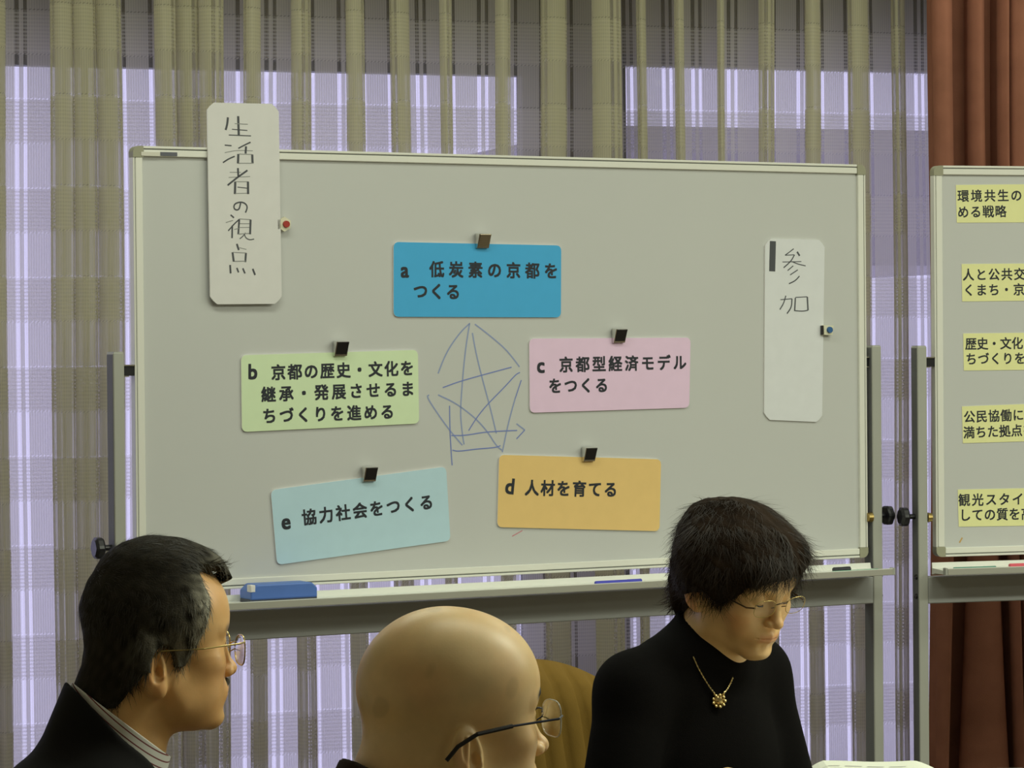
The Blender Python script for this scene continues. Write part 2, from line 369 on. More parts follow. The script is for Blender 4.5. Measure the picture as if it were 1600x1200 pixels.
def whiteboard_stand(B, label, postx, tray_l, tray_r):
    root = empty('whiteboard', B.c, B.th)
    tag(root, label, 'whiteboard')
    x0, x1, z0, z1 = -BW / 2, BW / 2, B.zc - BH / 2, B.zc + BH / 2
    FW = 0.021
    MB().box(x0 + 0.004, x1 - 0.004, -PD, PD, z0 + 0.004, z1 - 0.004).build('panel', M['board'], root)
    def rail_(n_, a):                                    # grooved aluminium rails
        mb = MB(); horizontal, lo, up = a
        cz = FW + 0.002
        if horizontal:
            zz0, zz1 = (z1 - FW, z1) if up else (z0, z0 + FW)
            if up: zo0, zo1, zi0, zi1 = z1 - 0.005, z1, z1 - FW, z1 - 0.0075
            else: zo0, zo1, zi0, zi1 = z0, z0 + 0.005, z0 + 0.0075, z0 + FW
            mb.box(x0 + cz, x1 - cz, -FD, FD, zo0, zo1, 0.0008); mb.box(x0 + cz, x1 - cz, -FD, FD, zi0, zi1, 0.0012)
            mb.box(x0 + cz, x1 - cz, -FD + 0.003, FD - 0.003, zz0 + 0.001, zz1 - 0.001, mi=1)
        else:
            if up: xo0, xo1, xi0, xi1 = x1 - 0.004, x1, x1 - FW, x1 - 0.0055
            else: xo0, xo1, xi0, xi1 = x0, x0 + 0.004, x0 + 0.0055, x0 + FW
            mb.box(xo0, xo1, -FD, FD, z0 + cz, z1 - cz, 0.0008); mb.box(xi0, xi1, -FD, FD, z0 + cz, z1 - cz, 0.0012)
            mb.box(min(xo0, xi0) + 0.001, max(xo1, xi1) - 0.001, -FD + 0.002, FD - 0.002, z0 + cz, z1 - cz, mi=1)
        mb.build('frame_rail', [M['alu'], M['groove']], root)
    rail_('t', (True, 0, True)); rail_('b', (True, 0, False)); rail_('l', (False, 0, False)); rail_('r', (False, 0, True))
    for sx in (-1, 1):
        for sz in (-1, 1):
            poly = []; R = 0.014; a = FW + 0.002
            for k in range(7):
                t = math.pi / 2 * k / 6
                poly.append((-R + R * math.sin(t), -R + R * math.cos(t)))
            poly = [(p * 1.0, q) for p, q in poly] + [(0, -a), (-a, -a), (-a, 0)]
            pts = [((x1 + p) if sx > 0 else (x0 - p), (z1 + q) if sz > 0 else (z0 - q)) for p, q in poly]
            MB().prism(pts, 1, -FD - 0.001, FD + 0.001).build('corner_cap', M['corner'], root)
    # posts
    ztop = B.zc + 0.035
    for sx, (pa, pb) in zip((-1, 1), postx):
        p = MB().box(pa, pb, -0.020, 0.018, 0.10, ztop, 0.0015).build('post', M['steel'], root)
        MB().box(pa + 0.002, pb - 0.002, -0.018, 0.016, ztop, ztop + 0.002).build('post_cap', M['steel'], p)
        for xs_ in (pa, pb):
            MB().box(xs_ - 0.0006, xs_ + 0.0006, -0.0165, 0.0150, 0.11, ztop - 0.004).build('post_slot_shade', M['slot_shade'], p)  # flat strips for the open channels, their inner shade put into the colour
        ox = pa if sx < 0 else pb; ix = pb if sx < 0 else pa; bx = x0 if sx < 0 else x1
        br = MB()                                        # pivot bracket between post and board
        a, b = sorted((ix, bx))
        br.box(a, b, -0.008, 0.008, B.zc - 0.012, B.zc + 0.008, mi=0)
        br.box(a, b, -0.012, 0.010, B.zc + 0.008, B.zc + 0.0105, mi=1)
        br.box(a, (a + b) / 2, -0.012, 0.010, B.zc - 0.014, B.zc - 0.012, mi=1)
        br.build('pivot_bracket', [M['black'], M['chrome']], root)
        kz = B.zc - 0.36
        kx = ox + sx * 0.030
        kn = MB()
        kn.tube([(ox, 0.0, kz), (kx - sx * 0.010, 0, kz)], 0.006, 12)
        nlob = 24; v = []
        ring = []
        for xx, rr in ((kx - sx * 0.010, 0.019), (kx - sx * 0.006, 0.0225), (kx + sx * 0.004, 0.0225), (kx + sx * 0.009, 0.016)):
            ring.append([(xx, rr * (1 + 0.05 * math.cos(6 * 2 * math.pi * k / nlob)) * math.cos(2 * math.pi * k / nlob), kz + rr * (1 + 0.05 * math.cos(6 * 2 * math.pi * k / nlob)) * math.sin(2 * math.pi * k / nlob)) for k in range(nlob)])
        vv = [p for r_ in ring for p in r_]
        ff = [(i * nlob + k, i * nlob + (k + 1) % nlob, (i + 1) * nlob + (k + 1) % nlob, (i + 1) * nlob + k) for i in range(3) for k in range(nlob)]
        ff += [tuple(range(nlob)), tuple(3 * nlob + k for k in range(nlob))]
        kn.add(vv, ff); kn.build('clamp_knob', M['black'], root)
        nb = MB().tube([(ix - sx * 0.001, -0.012, kz - 0.002), (ix - sx * 0.012, -0.012, kz - 0.002)], [0.012, 0.010], 14)
        nb.build('clamp_nut', M['brass'], root)
        for zz in (B.zc - 0.500, B.zc - 0.545):
            MB().tube([(ox, -0.008, zz), (ox + sx * 0.005, -0.008, zz)], [0.007, 0.005], 12).build('bolt', M['darkchrome'], root)
        # foot with two castors
        MB().box(pa, pb, -0.28, 0.28, 0.065, 0.105, 0.003).build('foot', M['steel'], root)
        for yy in (-0.25, 0.25):
            c = MB(); c.tube([((pa + pb) / 2 - 0.010, yy, 0.0275), ((pa + pb) / 2 + 0.010, yy, 0.0275)], 0.0275, 18)
            c.box((pa + pb) / 2 - 0.016, (pa + pb) / 2 + 0.016, yy - 0.012, yy + 0.012, 0.045, 0.066)
            c.build('castor', M['black'], root)
    pl, pr = postx[0][1], postx[1][0]
    MB().box(pl, pr, -0.019, 0.017, B.zc - 0.562, B.zc - 0.500, 0.002).build('crossbeam', M['beam'], root)
    MB().box(pl, pr, -0.015, 0.013, 0.16, 0.20, 0.002).build('lower_crossbar', M['beam'], root)
    # pen tray: back wall, floor, front lip, sloping underside
    tz = B.zc - 0.4665
    cs = [(-0.022, tz), (-0.024, tz), (-0.026, tz - 0.0125), (-0.106, tz - 0.0150), (-0.109, tz - 0.008), (-0.112, tz - 0.008), (-0.113, tz - 0.022),
          (-0.108, tz - 0.0235), (-0.04, tz - 0.0235), (-0.022, tz - 0.028)]
    tr = MB().prism(cs, 0, tray_l, tray_r).build('pen_tray', M['tray'], root)
    MB().box(tray_l, tray_r, -0.1142, -0.1131, tz - 0.0225, tz - 0.0090, 0.0003).build('tray_lip', M['lip'], tr)
    for xx, sx in ((tray_l, -1), (tray_r, 1)):
        MB().box(min(xx, xx + sx * 0.006), max(xx, xx + sx * 0.006), -0.1135, -0.098, tz - 0.0235, tz - 0.0065, 0.001).build('tray_end_cap', M['steel'], tr)
    return root, tz
pr0 = B1.loc(1364, 700, 0.02)[0]; pr1 = B1.loc(1378, 700, 0.02)[0]
pl0 = B1.loc(178.5, 700, 0.02)[0]; pl1 = B1.loc(195.5, 700, 0.02)[0]
q0 = B2.loc(1434.5, 700, 0.02)[0]; q1 = B2.loc(1449, 700, 0.02)[0]
print('posts', pl0, pl1, pr0, pr1, q0, q1)
print('tray back', B1.loc(1359, 879, 0.022), 'lip', B1.loc(1393, 888.5, 0.11), B1.loc(1393, 898, 0.11), 'beam', B1.loc(1350, 902, 0.02), B1.loc(1350, 945, 0.02), B1.zc)
print('tray2', B2.loc(1452, 888, 0.022), B2.loc(1484, 900, 0.11), B2.loc(1484, 908, 0.11), 'beam', B2.loc(1460, 940, 0.02), B2.zc)
W1, TZ1 = whiteboard_stand(B1, 'large grey-white whiteboard on a grey steel stand with coloured cards and a blue pentagon sketch',
                      ((pl0, pl1), (pr0, pr1)), -0.928, 0.902)
W2, TZ2 = whiteboard_stand(B2, 'whiteboard at the right edge carrying a column of yellow paper strips', ((q0, q1), (-q1, -q0)), -0.922, 0.902)

# small maker's sticker on the top rail
def sticker(px0, px1, py0, py1, m, name):
    x0, z1 = B1.loc(px0, py0, FD); x1, z0 = B1.loc(px1, py1, FD)
    MB().box(x0, x1, -FD - 0.0022, -FD - 0.0008, z0, z1).build(name, m, W1)
sticker(220, 249, 237.2, 244.0, mat('cream_sticker', alb(178, 180, 150), 0.6), 'cream_sticker')
sticker(250.5, 276.5, 237.6, 244.0, mat('grey_sticker', alb(78, 82, 80), 0.6), 'grey_sticker')

# ------------------------------------------------------------------ writing: glyph meshes and pen strokes
_gc = {}
def glyph(ch, off):
    k = (ch, off)
    if k not in _gc:
        c = bpy.data.curves.new('glyph', 'FONT'); c.body = ch; c.size = 1; c.resolution_u = 3; c.offset = off
        o = bpy.data.objects.new('glyph', c); COL.objects.link(o)
        dg = bpy.context.evaluated_depsgraph_get(); me = bpy.data.meshes.new_from_object(o.evaluated_get(dg))
        v = np.array([tuple(x.co) for x in me.vertices])[:, :2]; f = [tuple(p.vertices) for p in me.polygons]
        bpy.data.objects.remove(o); bpy.data.curves.remove(c); bpy.data.meshes.remove(me)
        if ord(ch) < 128: cen = np.array([(v[:, 0].min() + v[:, 0].max()) / 2, 0.36])
        else: cen = np.array([0.5, 0.385])
        _gc[k] = (v - cen, f)
    return _gc[k]
def letters(mb, B, text, p0, p1, size_px, d, c0, off=0.027, xs=1.0):
    """text from pixel p0 (centre of first character) to p1 (centre of last)"""
    a = Vector(B.loc(*p0, d)); b = Vector(B.loc(*p1, d)); n = max(1, len(text) - 1)
    dirv = (b - a).normalized() if (b - a).length > 1e-6 else Vector((1, 0)); up = Vector((-dirv.y, dirv.x))
    Z = (B.world(a.x, d, a.y) - Vector((0, 0, CAMZ))).dot(Vector(cf)); s = size_px * Z / F
    for i, ch in enumerate(text):
        if ch == '　': continue
        v, f = glyph(ch, 0.0); c = a.lerp(b, i / n) if len(text) > 1 else a
        for k, (bx, by) in enumerate(((off, off), (-off, off), (off, -off), (-off, -off))):     # bold weight
            P = [(c.x + dirv.x * (x + bx) * s * xs + up.x * (y + by) * s - c0[0], -d - 0.00002 * k, c.y + dirv.y * (x + bx) * s * xs + up.y * (y + by) * s - c0[1]) for x, y in v]
            mb.add(P, f)
def strokes(mb, pts2, width, d, c0, mi=0):
    """ribbon through (x, z) points"""
    P = [Vector(p) for p in pts2]
    if len(P) > 2:
        q = chaikin([tuple(p) for p in P], 2); P = [Vector(p) for p in q]
    v = []; f = []
    for i, p in enumerate(P):
        t = (P[min(i + 1, len(P) - 1)] - P[max(0, i - 1)]).normalized(); nrm = Vector((-t.y, t.x))
        ww = width * 0.5
        v += [(p.x + nrm.x * ww - c0[0], -d, p.y + nrm.y * ww - c0[1]), (p.x - nrm.x * ww - c0[0], -d, p.y - nrm.y * ww - c0[1])]
    for i in range(len(P) - 1): f.append((2 * i, 2 * i + 1, 2 * i + 3, 2 * i + 2))
    mb.add(v, f, mi)

SK = 4.614
sk_dark = [[(238, 580), (350, 538), (520, 490), (735, 432)], [(795, 470), (765, 485), (690, 570), (560, 700), (480, 800), (425, 890)],
           [(288, 710), (290, 880), (298, 1020), (306, 1140)], [(300, 925), (400, 925), (550, 898), (775, 888)], [(308, 1030), (350, 1040), (480, 1022), (620, 1012), (655, 998)],
           [(830, 885), (770, 950)], [(805, 525), (760, 660)]]
sk_light = [[(435, 115), (370, 175), (300, 270), (250, 360), (205, 478)], [(470, 122), (560, 190), (680, 290), (740, 360), (792, 430)],
            [(432, 118), (400, 320), (378, 560), (365, 760), (378, 900), (392, 990)], [(452, 185), (480, 340), (530, 540), (580, 720), (625, 910)],
            [(760, 660), (710, 840), (668, 1045)], [(140, 632), (122, 645), (200, 765), (290, 890), (380, 995)],
            [(205, 632), (330, 690), (470, 795), (560, 895), (625, 1000), (665, 1030)], [(770, 840), (830, 885)]]
mb = MB()
for grp, mi, ww in ((sk_dark, 1, 0.0024), (sk_light, 0, 0.0030)):
    for st in grp: strokes(mb, [B1.loc(640 + x / SK, 480 + y / SK, PD) for x, y in st], ww, PD + 0.0004 + 0.0001 * mi, (0, 0), mi)
mb.build('marker_drawing', [M['blueline'], M['blueline_dark']], W1)
mb = MB(); strokes(mb, [B1.loc(800, 838, PD), B1.loc(816, 829, PD)], 0.0022, PD + 0.0004, (0, 0)); mb.build('red_marker_tick', M['redline'], W1)
mb = MB(); strokes(mb, [B2.loc(1499, 848, PD), B2.loc(1503.5, 840, PD)], 0.0035, PD + 0.0004, (0, 0)); mb.build('ochre_stain', mat('ochre_stain', alb(165, 135, 70), 0.6), W2)

# ------------------------------------------------------------------ cards
def rounded(corners, r, n=5, chamfer=False):
    out = []; C = [Vector(c) for c in corners]
    for i, c in enumerate(C):
        a = (C[i - 1] - c).normalized(); b = (C[(i + 1) % 4] - c).normalized()
        p, q = c + a * r, c + b * r
        if chamfer: out += [p, p.lerp(q, .5).lerp(c, .12), q]; continue
        for k in range(n + 1):
            t = k / n; out.append((p * (1 - t) + c * t) * (1 - t) + (c * (1 - t) + q * t) * t)
    return [tuple(p) for p in out]
def card(name, B, px, colour, r, th, label, cat, group=None, chamfer=False, d0=PD, warp=0.0):
    cs = [Vector(B.loc(*p, d0 + th)) for p in px]                # TL TR BR BL
    c0 = sum(cs, Vector((0, 0))) / 4
    poly = rounded([c - c0 for c in cs], r, chamfer=chamfer)
    m = mat(name + '_face', alb(*colour), 0.55, spec=0.3, noise=0.02, nscale=30)
    mb = MB(); mb.prism(poly, 1, -th, -0.0002, mi=0, side=1)
    o = mb.build(name, [m, M['card_edge']], loc=B.world(c0.x, d0, c0.y), rotz=B.th)
    tag(o, label, cat, group)
    return o, c0
TH = 0.004
CARDS = [
 ('topic_card', [(615, 378), (877, 383.5), (876.5, 496), (615, 495)], (60, 148, 174), 'blue magnetic card marked a at the top of the pentagon sketch',
  [('a', (632.5, 421), (632.5, 421), 33), ('低炭素の京都を', (682.5, 420.5), (861, 423), 26.5), ('つくる', (657, 454.5), (708, 455.5), 26.5)]),
 ('topic_card', [(376.7, 555), (653, 546.7), (655, 661.7), (378, 675)], (180, 203, 148), 'pale green magnetic card marked b with three lines of text',
  [('b', (395, 580), (396, 580), 33), ('京都の歴史・文化を', (435, 581.5), (636, 575), 25.5), ('継承・発展させるま', (419.5, 616), (636.7, 607.3), 25.5), ('ちづくりを進める', (421, 649.5), (605, 643), 25.5)]),
 ('topic_card', [(827, 529), (1079, 527.5), (1077, 637), (828, 645)], (196, 174, 190), 'pink magnetic card marked c right of the pentagon sketch',
  [('c', (845, 570), (846, 570), 33), ('京都型経済モデル', (884.5, 569.5), (1062, 566), 25.5), ('をつくる', (867.5, 602.5), (940, 601.5), 25)]),
 ('topic_card', [(780, 710.6), (1033, 717.6), (1030.5, 830), (777, 823.7)], (212, 170, 98), 'orange magnetic card marked d below the pentagon sketch',
  [('d', (796.6, 759), (797.6, 759.1), 34), ('人材を育てる', (831, 762), (954, 764.5), 26)]),
 ('topic_card', [(423, 765.7), (697, 729), (704, 845), (433, 882.7)], (157, 187, 206), 'tilted pale blue magnetic card marked e at the lower left of the board',
  [('e', (446.7, 814), (447.7, 813.9), 34), ('協力社会をつくる', (483, 807.5), (666, 784.5), 26)]),
]
for name, px, colr, label, lines in CARDS:
    o, c0 = card(name, B1, px, colr, 0.013, TH, label, 'card', 'lettered topic cards on the large whiteboard')
    mb = MB()
    for t, p0, p1, s in lines: letters(mb, B1, t, p0, p1, s, PD + TH, c0)
    v = [(a, b + PD - 0.0004, c) for a, b, c in mb.v]; mb.v = v
    mb.build('lettering', M['ink'], o)

def hand(o, B, c0, groups, d):
    for nm, m in (('handwriting', M['handink']), ('thin_handwriting', M['thinink'])):
        mb = MB()
        for (ox, oy, sc, st) in groups:
            for k, (pts, wd) in enumerate(st):
                thin = wd <= 8
                if thin != (nm == 'thin_handwriting'): continue
                Z = 6.8; strokes(mb, [B.loc(ox + x / sc, oy + y / sc, d) for x, y in pts], max(wd, 7) / sc * Z / F * 1.02, d + 0.0003 + 0.00005 * (k % 3), c0)
        mb.v = [(a, b + PD, c) for a, b, c in mb.v]
        mb.build(nm, m, o)
S1A = [([(325, 235), (318, 310), (300, 375)], 22), ([(438, 222), (445, 432)], 24), ([(400, 305), (545, 312)], 8), ([(370, 367), (540, 380)], 9), ([(335, 430), (580, 440)], 10),
       ([(290, 542), (365, 548)], 12), ([(290, 625), (420, 598), (600, 605)], 6), ([(270, 735), (330, 695), (400, 665)], 14), ([(440, 578), (520, 535), (575, 510)], 14),
       ([(525, 555), (520, 635)], 22), ([(440, 640), (436, 744)], 24), ([(445, 640), (595, 645)], 6), ([(593, 645), (597, 744)], 24), ([(436, 742), (600, 742)], 8),
       ([(435, 795), (440, 890)], 20), ([(345, 842), (470, 842)], 7), ([(335, 898), (570, 888)], 7), ([(322, 985), (420, 905), (540, 820)], 18),
       ([(406, 945), (402, 1082)], 24), ([(405, 945), (550, 945)], 7), ([(546, 945), (548, 1082)], 24), ([(430, 1005), (545, 1018)], 9), ([(405, 1075), (550, 1072)], 7)]
S1B = [([(440, 112), (425, 180), (395, 190), (368, 170), (372, 130), (410, 108), (460, 105), (500, 130), (510, 165), (490, 215)], 14),
       ([(335, 238), (370, 268)], 14), ([(285, 318), (360, 295)], 7), ([(310, 405), (370, 335), (425, 285)], 12), ([(352, 350), (350, 480)], 16), ([(372, 390), (420, 380)], 7),
       ([(425, 285), (415, 440)], 18), ([(425, 280), (545, 288)], 7), ([(543, 288), (538, 440)], 20), ([(425, 330), (535, 330)], 7), ([(425, 370), (535, 368)], 7), ([(415, 438), (540, 430)], 7),
       ([(490, 425), (465, 460), (430, 488)], 9), ([(480, 440), (490, 475), (530, 500), (580, 490)], 9),
       ([(400, 540), (420, 605)], 18), ([(425, 580), (500, 598)], 7), ([(355, 628), (368, 725)], 20), ([(355, 628), (500, 635)], 7), ([(495, 635), (488, 730)], 20), ([(368, 722), (490, 720)], 8),
       ([(330, 760), (335, 848)], 18), ([(400, 790), (418, 838)], 16), ([(462, 795), (485, 848)], 16), ([(565, 800), (590, 865)], 18)]
S2A = [([(207, 126), (198, 480)], 84), ([(450, 215), (400, 255), (350, 290)], 12), ([(350, 292), (455, 285)], 9), ([(490, 250), (520, 298)], 22), ([(460, 285), (420, 360), (332, 438)], 14),
       ([(318, 370), (540, 365)], 9), ([(430, 365), (500, 395), (590, 415)], 11), ([(445, 415), (380, 470)], 12), ([(498, 462), (408, 522)], 12), ([(518, 535), (470, 590), (395, 625)], 14),
       ([(358, 765), (335, 850), (288, 928)], 14), ([(295, 812), (430, 800)], 10), ([(430, 800), (425, 900), (372, 975)], 16), ([(470, 790), (462, 935)], 18), ([(470, 785), (610, 778)], 10),
       ([(610, 780), (618, 935)], 20), ([(455, 940), (560, 948), (620, 935)], 12)]
d1s = FD + 0.002
o, c0 = card('title_card', B1, [(323.5, 160), (435.4, 162.5), (440.5, 474.7), (328.7, 475.5)], (184, 187, 166), 0.016, TH,
             'tall white card with six handwritten characters overhanging the top edge of the board', 'card', 'tall handwritten cards', chamfer=True, d0=d1s)
hand(o, B1, c0, [(310, 150, 7.06, S1A), (310, 300, 6.667, S1B)], d1s + TH)
for ch in o.children: ch.location.y -= (d1s - PD) - 0.0 - (d1s - PD)
for ch in o.children:
    ch.location.y = d1s - PD
o2, c02 = card('title_card', B1, [(1195.6, 372.7), (1288.7, 375.3), (1284.5, 659.7), (1194, 655.8)], (186, 192, 174), 0.016, TH,
               'tall white handwritten card with a black scribbled bar near the right edge of the board', 'card', 'tall handwritten cards', chamfer=True)
hand(o2, B1, c02, [(1180, 360, 7.5, S2A)], PD + TH)

YEL = (212, 210, 130)
STR = [
 ([(1493.5, 289), (1690, 287), (1690, 347), (1495, 348)], 'topmost yellow paper strip on the right whiteboard', [('環境共生の', (1505, 306), (1588, 305), 20), ('める戦略', (1505, 331), (1563.5, 330), 20)]),
 ([(1502.5, 412.5), (1690, 411), (1690, 469), (1503.5, 471)], 'second yellow paper strip from the top of the right whiteboard', [('人と公共交', (1513, 429), (1593, 428), 20), ('くまち・京', (1514, 453), (1592, 452), 20)]),
 ([(1505, 521), (1690, 519), (1690, 577), (1506, 579)], 'middle one of the five yellow paper strips', [('歴史・文化', (1517, 537), (1589.5, 536), 20), ('ちづくりを', (1517.6, 560.5), (1593.5, 559.5), 20)]),
 ([(1503, 635), (1690, 628), (1690, 687), (1504.5, 692.5)], 'fourth yellow paper strip from the top, just above the lowest', [('公民協働に', (1514.7, 651), (1591, 648), 20), ('満ちた拠点を', (1514, 675.5), (1607, 671.5), 20)]),
 ([(1496.5, 765), (1690, 761), (1690, 820), (1498, 823)], 'lowest yellow paper strip, above the pen tray of the right whiteboard', [('観光スタイル', (1506.7, 781), (1611, 779), 20.5), ('しての質を高', (1508, 804.5), (1604.5, 802.5), 20.5)]),
]
for px, label, lines in STR:
    o, c0 = card('paper_strip', B2, px, YEL, 0.0008, 0.0012, label, 'paper strip', 'yellow paper strips on the right whiteboard')
    mb = MB()
    for t, p0, p1, s in lines: letters(mb, B2, t, p0, p1, s, PD + 0.0012, c0, off=0.018)
    mb.v = [(a, b + PD - 0.0003, c) for a, b, c in mb.v]
    mb.build('lettering', M['ink'], o)

# ------------------------------------------------------------------ magnetic clips
def clip(px, py, label, front, yaw=0.0):
    x, z = B1.loc(px, py, PD + TH)
    root = empty('magnet_clip', B1.world(x, PD, z), B1.th + yaw)
    tag(root, label, 'magnet clip', 'metal magnet clips on the large whiteboard')
    t = TH + 0.0002
    b = MB()                                             # magnet block behind, resting on the board above the card
    b.box(-0.012, 0.012, -t, 0.0, 0.003, 0.017, 0.0008)
    b.build('magnet', M['black'], root)
    lv = MB()                                            # pressing lever: deep at the top, thin at the bottom
    A = [(-t - 0.001, -0.015), (-t - 0.007, -0.015), (-t - 0.019, 0.015), (-t - 0.001, 0.017)]
    lv.prism(A, 0, -0.0145, 0.0145); lv.build('lever', M['chrome'], root)
    fp = MB()
    fp.add([(-0.012, -t - 0.0083, -0.0115), (0.0128, -t - 0.0083, -0.0115), (0.0142, -t - 0.0186, 0.0135), (-0.0115, -t - 0.0186, 0.0135),
            (-0.012, -t - 0.0093, -0.0115), (0.0128, -t - 0.0093, -0.0115), (0.0142, -t - 0.0200, 0.0135), (-0.0115, -t - 0.0200, 0.0135)],
           [(4, 5, 6, 7), (0, 1, 5, 4), (3, 2, 6, 7), (0, 3, 7, 4), (1, 2, 6, 5), (0, 1, 2, 3)])
    fp.build('face_plate', front, root)  # plate colour holds what the polished face mirrors
    return root
clip(752, 377, 'shiny magnet clip with a brownish reflection holding the blue card a', M['chrome_reflection'])
clip(530, 545, 'dark magnet clip holding the green card b', M['darkchrome'])
clip(965, 525, 'dark magnet clip holding the pink card c', M['darkchrome'])
clip(918, 710, 'dark magnet clip holding the orange card d', M['darkchrome'])
clip(575, 741, 'dark magnet clip holding the tilted pale blue card e', M['darkchrome'])
def side_clip(px, py, colour, label, hexa, d0):
    x, z = B1.loc(px, py, PD + TH)
    root = empty('magnet_clip', B1.world(x, d0, z), B1.th)
    tag(root, label, 'magnet clip', 'cream magnet clips at the side of the tall cards')
    cream = M.setdefault('cream', mat('cream_plastic', (0.80, 0.78, 0.60), 0.4))
    t = TH + 0.0002
    MB().box(-0.013, -0.008, -0.013, -t, -0.011, 0.010, 0.0005).build('clip_spine', M['darkchrome'], root)
    n = 6 if hexa else 4
    poly = [(0.0155 * math.cos(math.pi * 2 * k / 6 + 0.5) + 0.003, 0.0155 * math.sin(math.pi * 2 * k / 6 + 0.5)) for k in range(6)] if hexa else [(-0.011, -0.011), (0.015, -0.012), (0.018, 0.010), (-0.010, 0.011)]
    MB().prism(poly, 1, -0.013, -t).build('clip_body', cream, root)
    MB().box(0.004, 0.016, -t, 0.0, -0.008, 0.008).build('magnet', M['black'], root)
    kb = MB().tube([(0.006, -0.013, 0), (0.006, -0.018, 0)], [0.0075, 0.0068], 20); kb.build('coloured_button', mat('button', colour, 0.35), root, smooth=False)
side_clip(440, 350.5, (0.42, 0.03, 0.02), 'cream magnet clip with a red button beside the overhanging card', True, PD)
side_clip(1289, 515.5, (0.03, 0.13, 0.35), 'cream magnet clip with a blue button beside the right-hand tall card', False, PD)

# ------------------------------------------------------------------ eraser and markers on the trays
def on_tray(B, TZ, px, py, d): return B.loc(px, py, d)[0]
xe0, xe1 = on_tray(B1, TZ1, 390, 940, 0.09), on_tray(B1, TZ1, 494, 930, 0.09)
floor1 = TZ1 - 0.0143
er = empty('whiteboard_eraser', B1.world((xe0 + xe1) / 2, 0.068, floor1), B1.th); tag(er, 'blue whiteboard eraser lying at the left end of the pen tray', 'eraser')
h_ = (xe1 - xe0) / 2
FELT = mat('grey_felt', (0.12, 0.13, 0.16), 0.95)
MB().box(-h_, h_, -0.026, 0.026, 0.0, 0.009).build('felt_pad', FELT, er)
pr_ = [(-h_, 0.0), (h_, 0.0), (h_, 0.020), (h_ - 0.012, 0.031), (-h_ + 0.014, 0.031), (-h_, 0.018)]
eb = MB().prism([(a, b + 0.008) for a, b in pr_], 1, -0.029, 0.029).build('eraser_body', mat('blue_plastic', alb(68, 102, 150), 0.45, noise=0.05, nscale=20), er)
bv = eb.modifiers.new('bevel', 'BEVEL'); bv.width = 0.003; bv.segments = 2
MB().box(-h_ - 0.0005, -h_ + 0.010, -0.0297, -0.010, 0.024, 0.0385, 0.001).build('white_label', M['card_edge'], er)
def marker(B, TZ, px0, px1, py, colour, label, d=0.085, r=0.0052, capfrac=0.3, body=None):
    x0 = B.loc(px0, py, d)[0]; x1 = B.loc(px1, py, d)[0]
    t = (d - 0.026) / 0.080; fz = TZ - 0.0125 - 0.0025 * t
    root = empty('marker_pen', B.world((x0 + x1) / 2, d, fz), B.th); tag(root, label, 'marker', 'whiteboard markers on the pen trays')
    L_ = (x1 - x0) / 2
    m = mat('marker_colour', colour, 0.4); mb_ = body or m
    MB().tube([(-L_, 0, r), (-L_ + 0.002, 0, r), (L_ * (1 - 2 * capfrac), 0, r)], [r * .8, r * .95, r * .95], 14).build('barrel', mb_, root)
    MB().tube([(L_ * (1 - 2 * capfrac), 0, r), (L_ - 0.001, 0, r), (L_, 0, r)], [r, r, r * .85], 14).build('cap', m, root)
    return root
marker(B1, TZ1, 930, 1002, 912, alb(50, 55, 140), 'blue marker pen lying on the pen tray left of the woman')
marker(B1, TZ1, 1302, 1328, 887, (0.02, 0.02, 0.03), 'short black marker near the right end of the long pen tray', d=0.07, r=0.006)
marker(B1, TZ1, 1300, 1372, 890, alb(50, 135, 90), 'thin green marker along the front lip of the long pen tray', d=0.100, r=0.0036)
marker(B2, TZ2, 1490, 1556, 895, alb(70, 120, 95), 'thin green marker on the tray of the right whiteboard', d=0.090, r=0.0040)
marker(B2, TZ2, 1577, 1650, 892, alb(180, 70, 75), 'red marker pen on the tray of the right whiteboard', d=0.085, r=0.0060)
#PEOPLE
# ------------------------------------------------------------------ implicit-surface modelling for people
f32 = np.float32
def V3(*a): return np.array(a, dtype=f32)
def ell(q, c, r):
    p = (q - V3(*c)); r = V3(*r)
    k0 = np.sqrt(((p / r) ** 2).sum(1)) + 1e-9; k1 = np.sqrt(((p / (r * r)) ** 2).sum(1)) + 1e-9
    return k0 * (k0 - 1) / k1
def cap(q, a, b, ra, rb):
    a = V3(*a); b = V3(*b); ba = b - a; pa = q - a
    t = np.clip(pa @ ba / (ba @ ba), 0, 1)
    return np.sqrt(((pa - t[:, None] * ba) ** 2).sum(1)) - (ra + (rb - ra) * t)
def smin(a, b, k):
    h = np.clip(0.5 + 0.5 * (b - a) / k, 0, 1); return b * (1 - h) + a * h - k * h * (1 - h)
def smax(a, b, k): return -smin(-a, -b, k)
def sstep(x, a, b):
    t = np.clip((x - a) / (b - a), 0, 1); return t * t * (3 - 2 * t)
OFF8 = np.array([(i, j, k) for i in (0, 1) for j in (0, 1) for k in (0, 1)], dtype=np.int64)
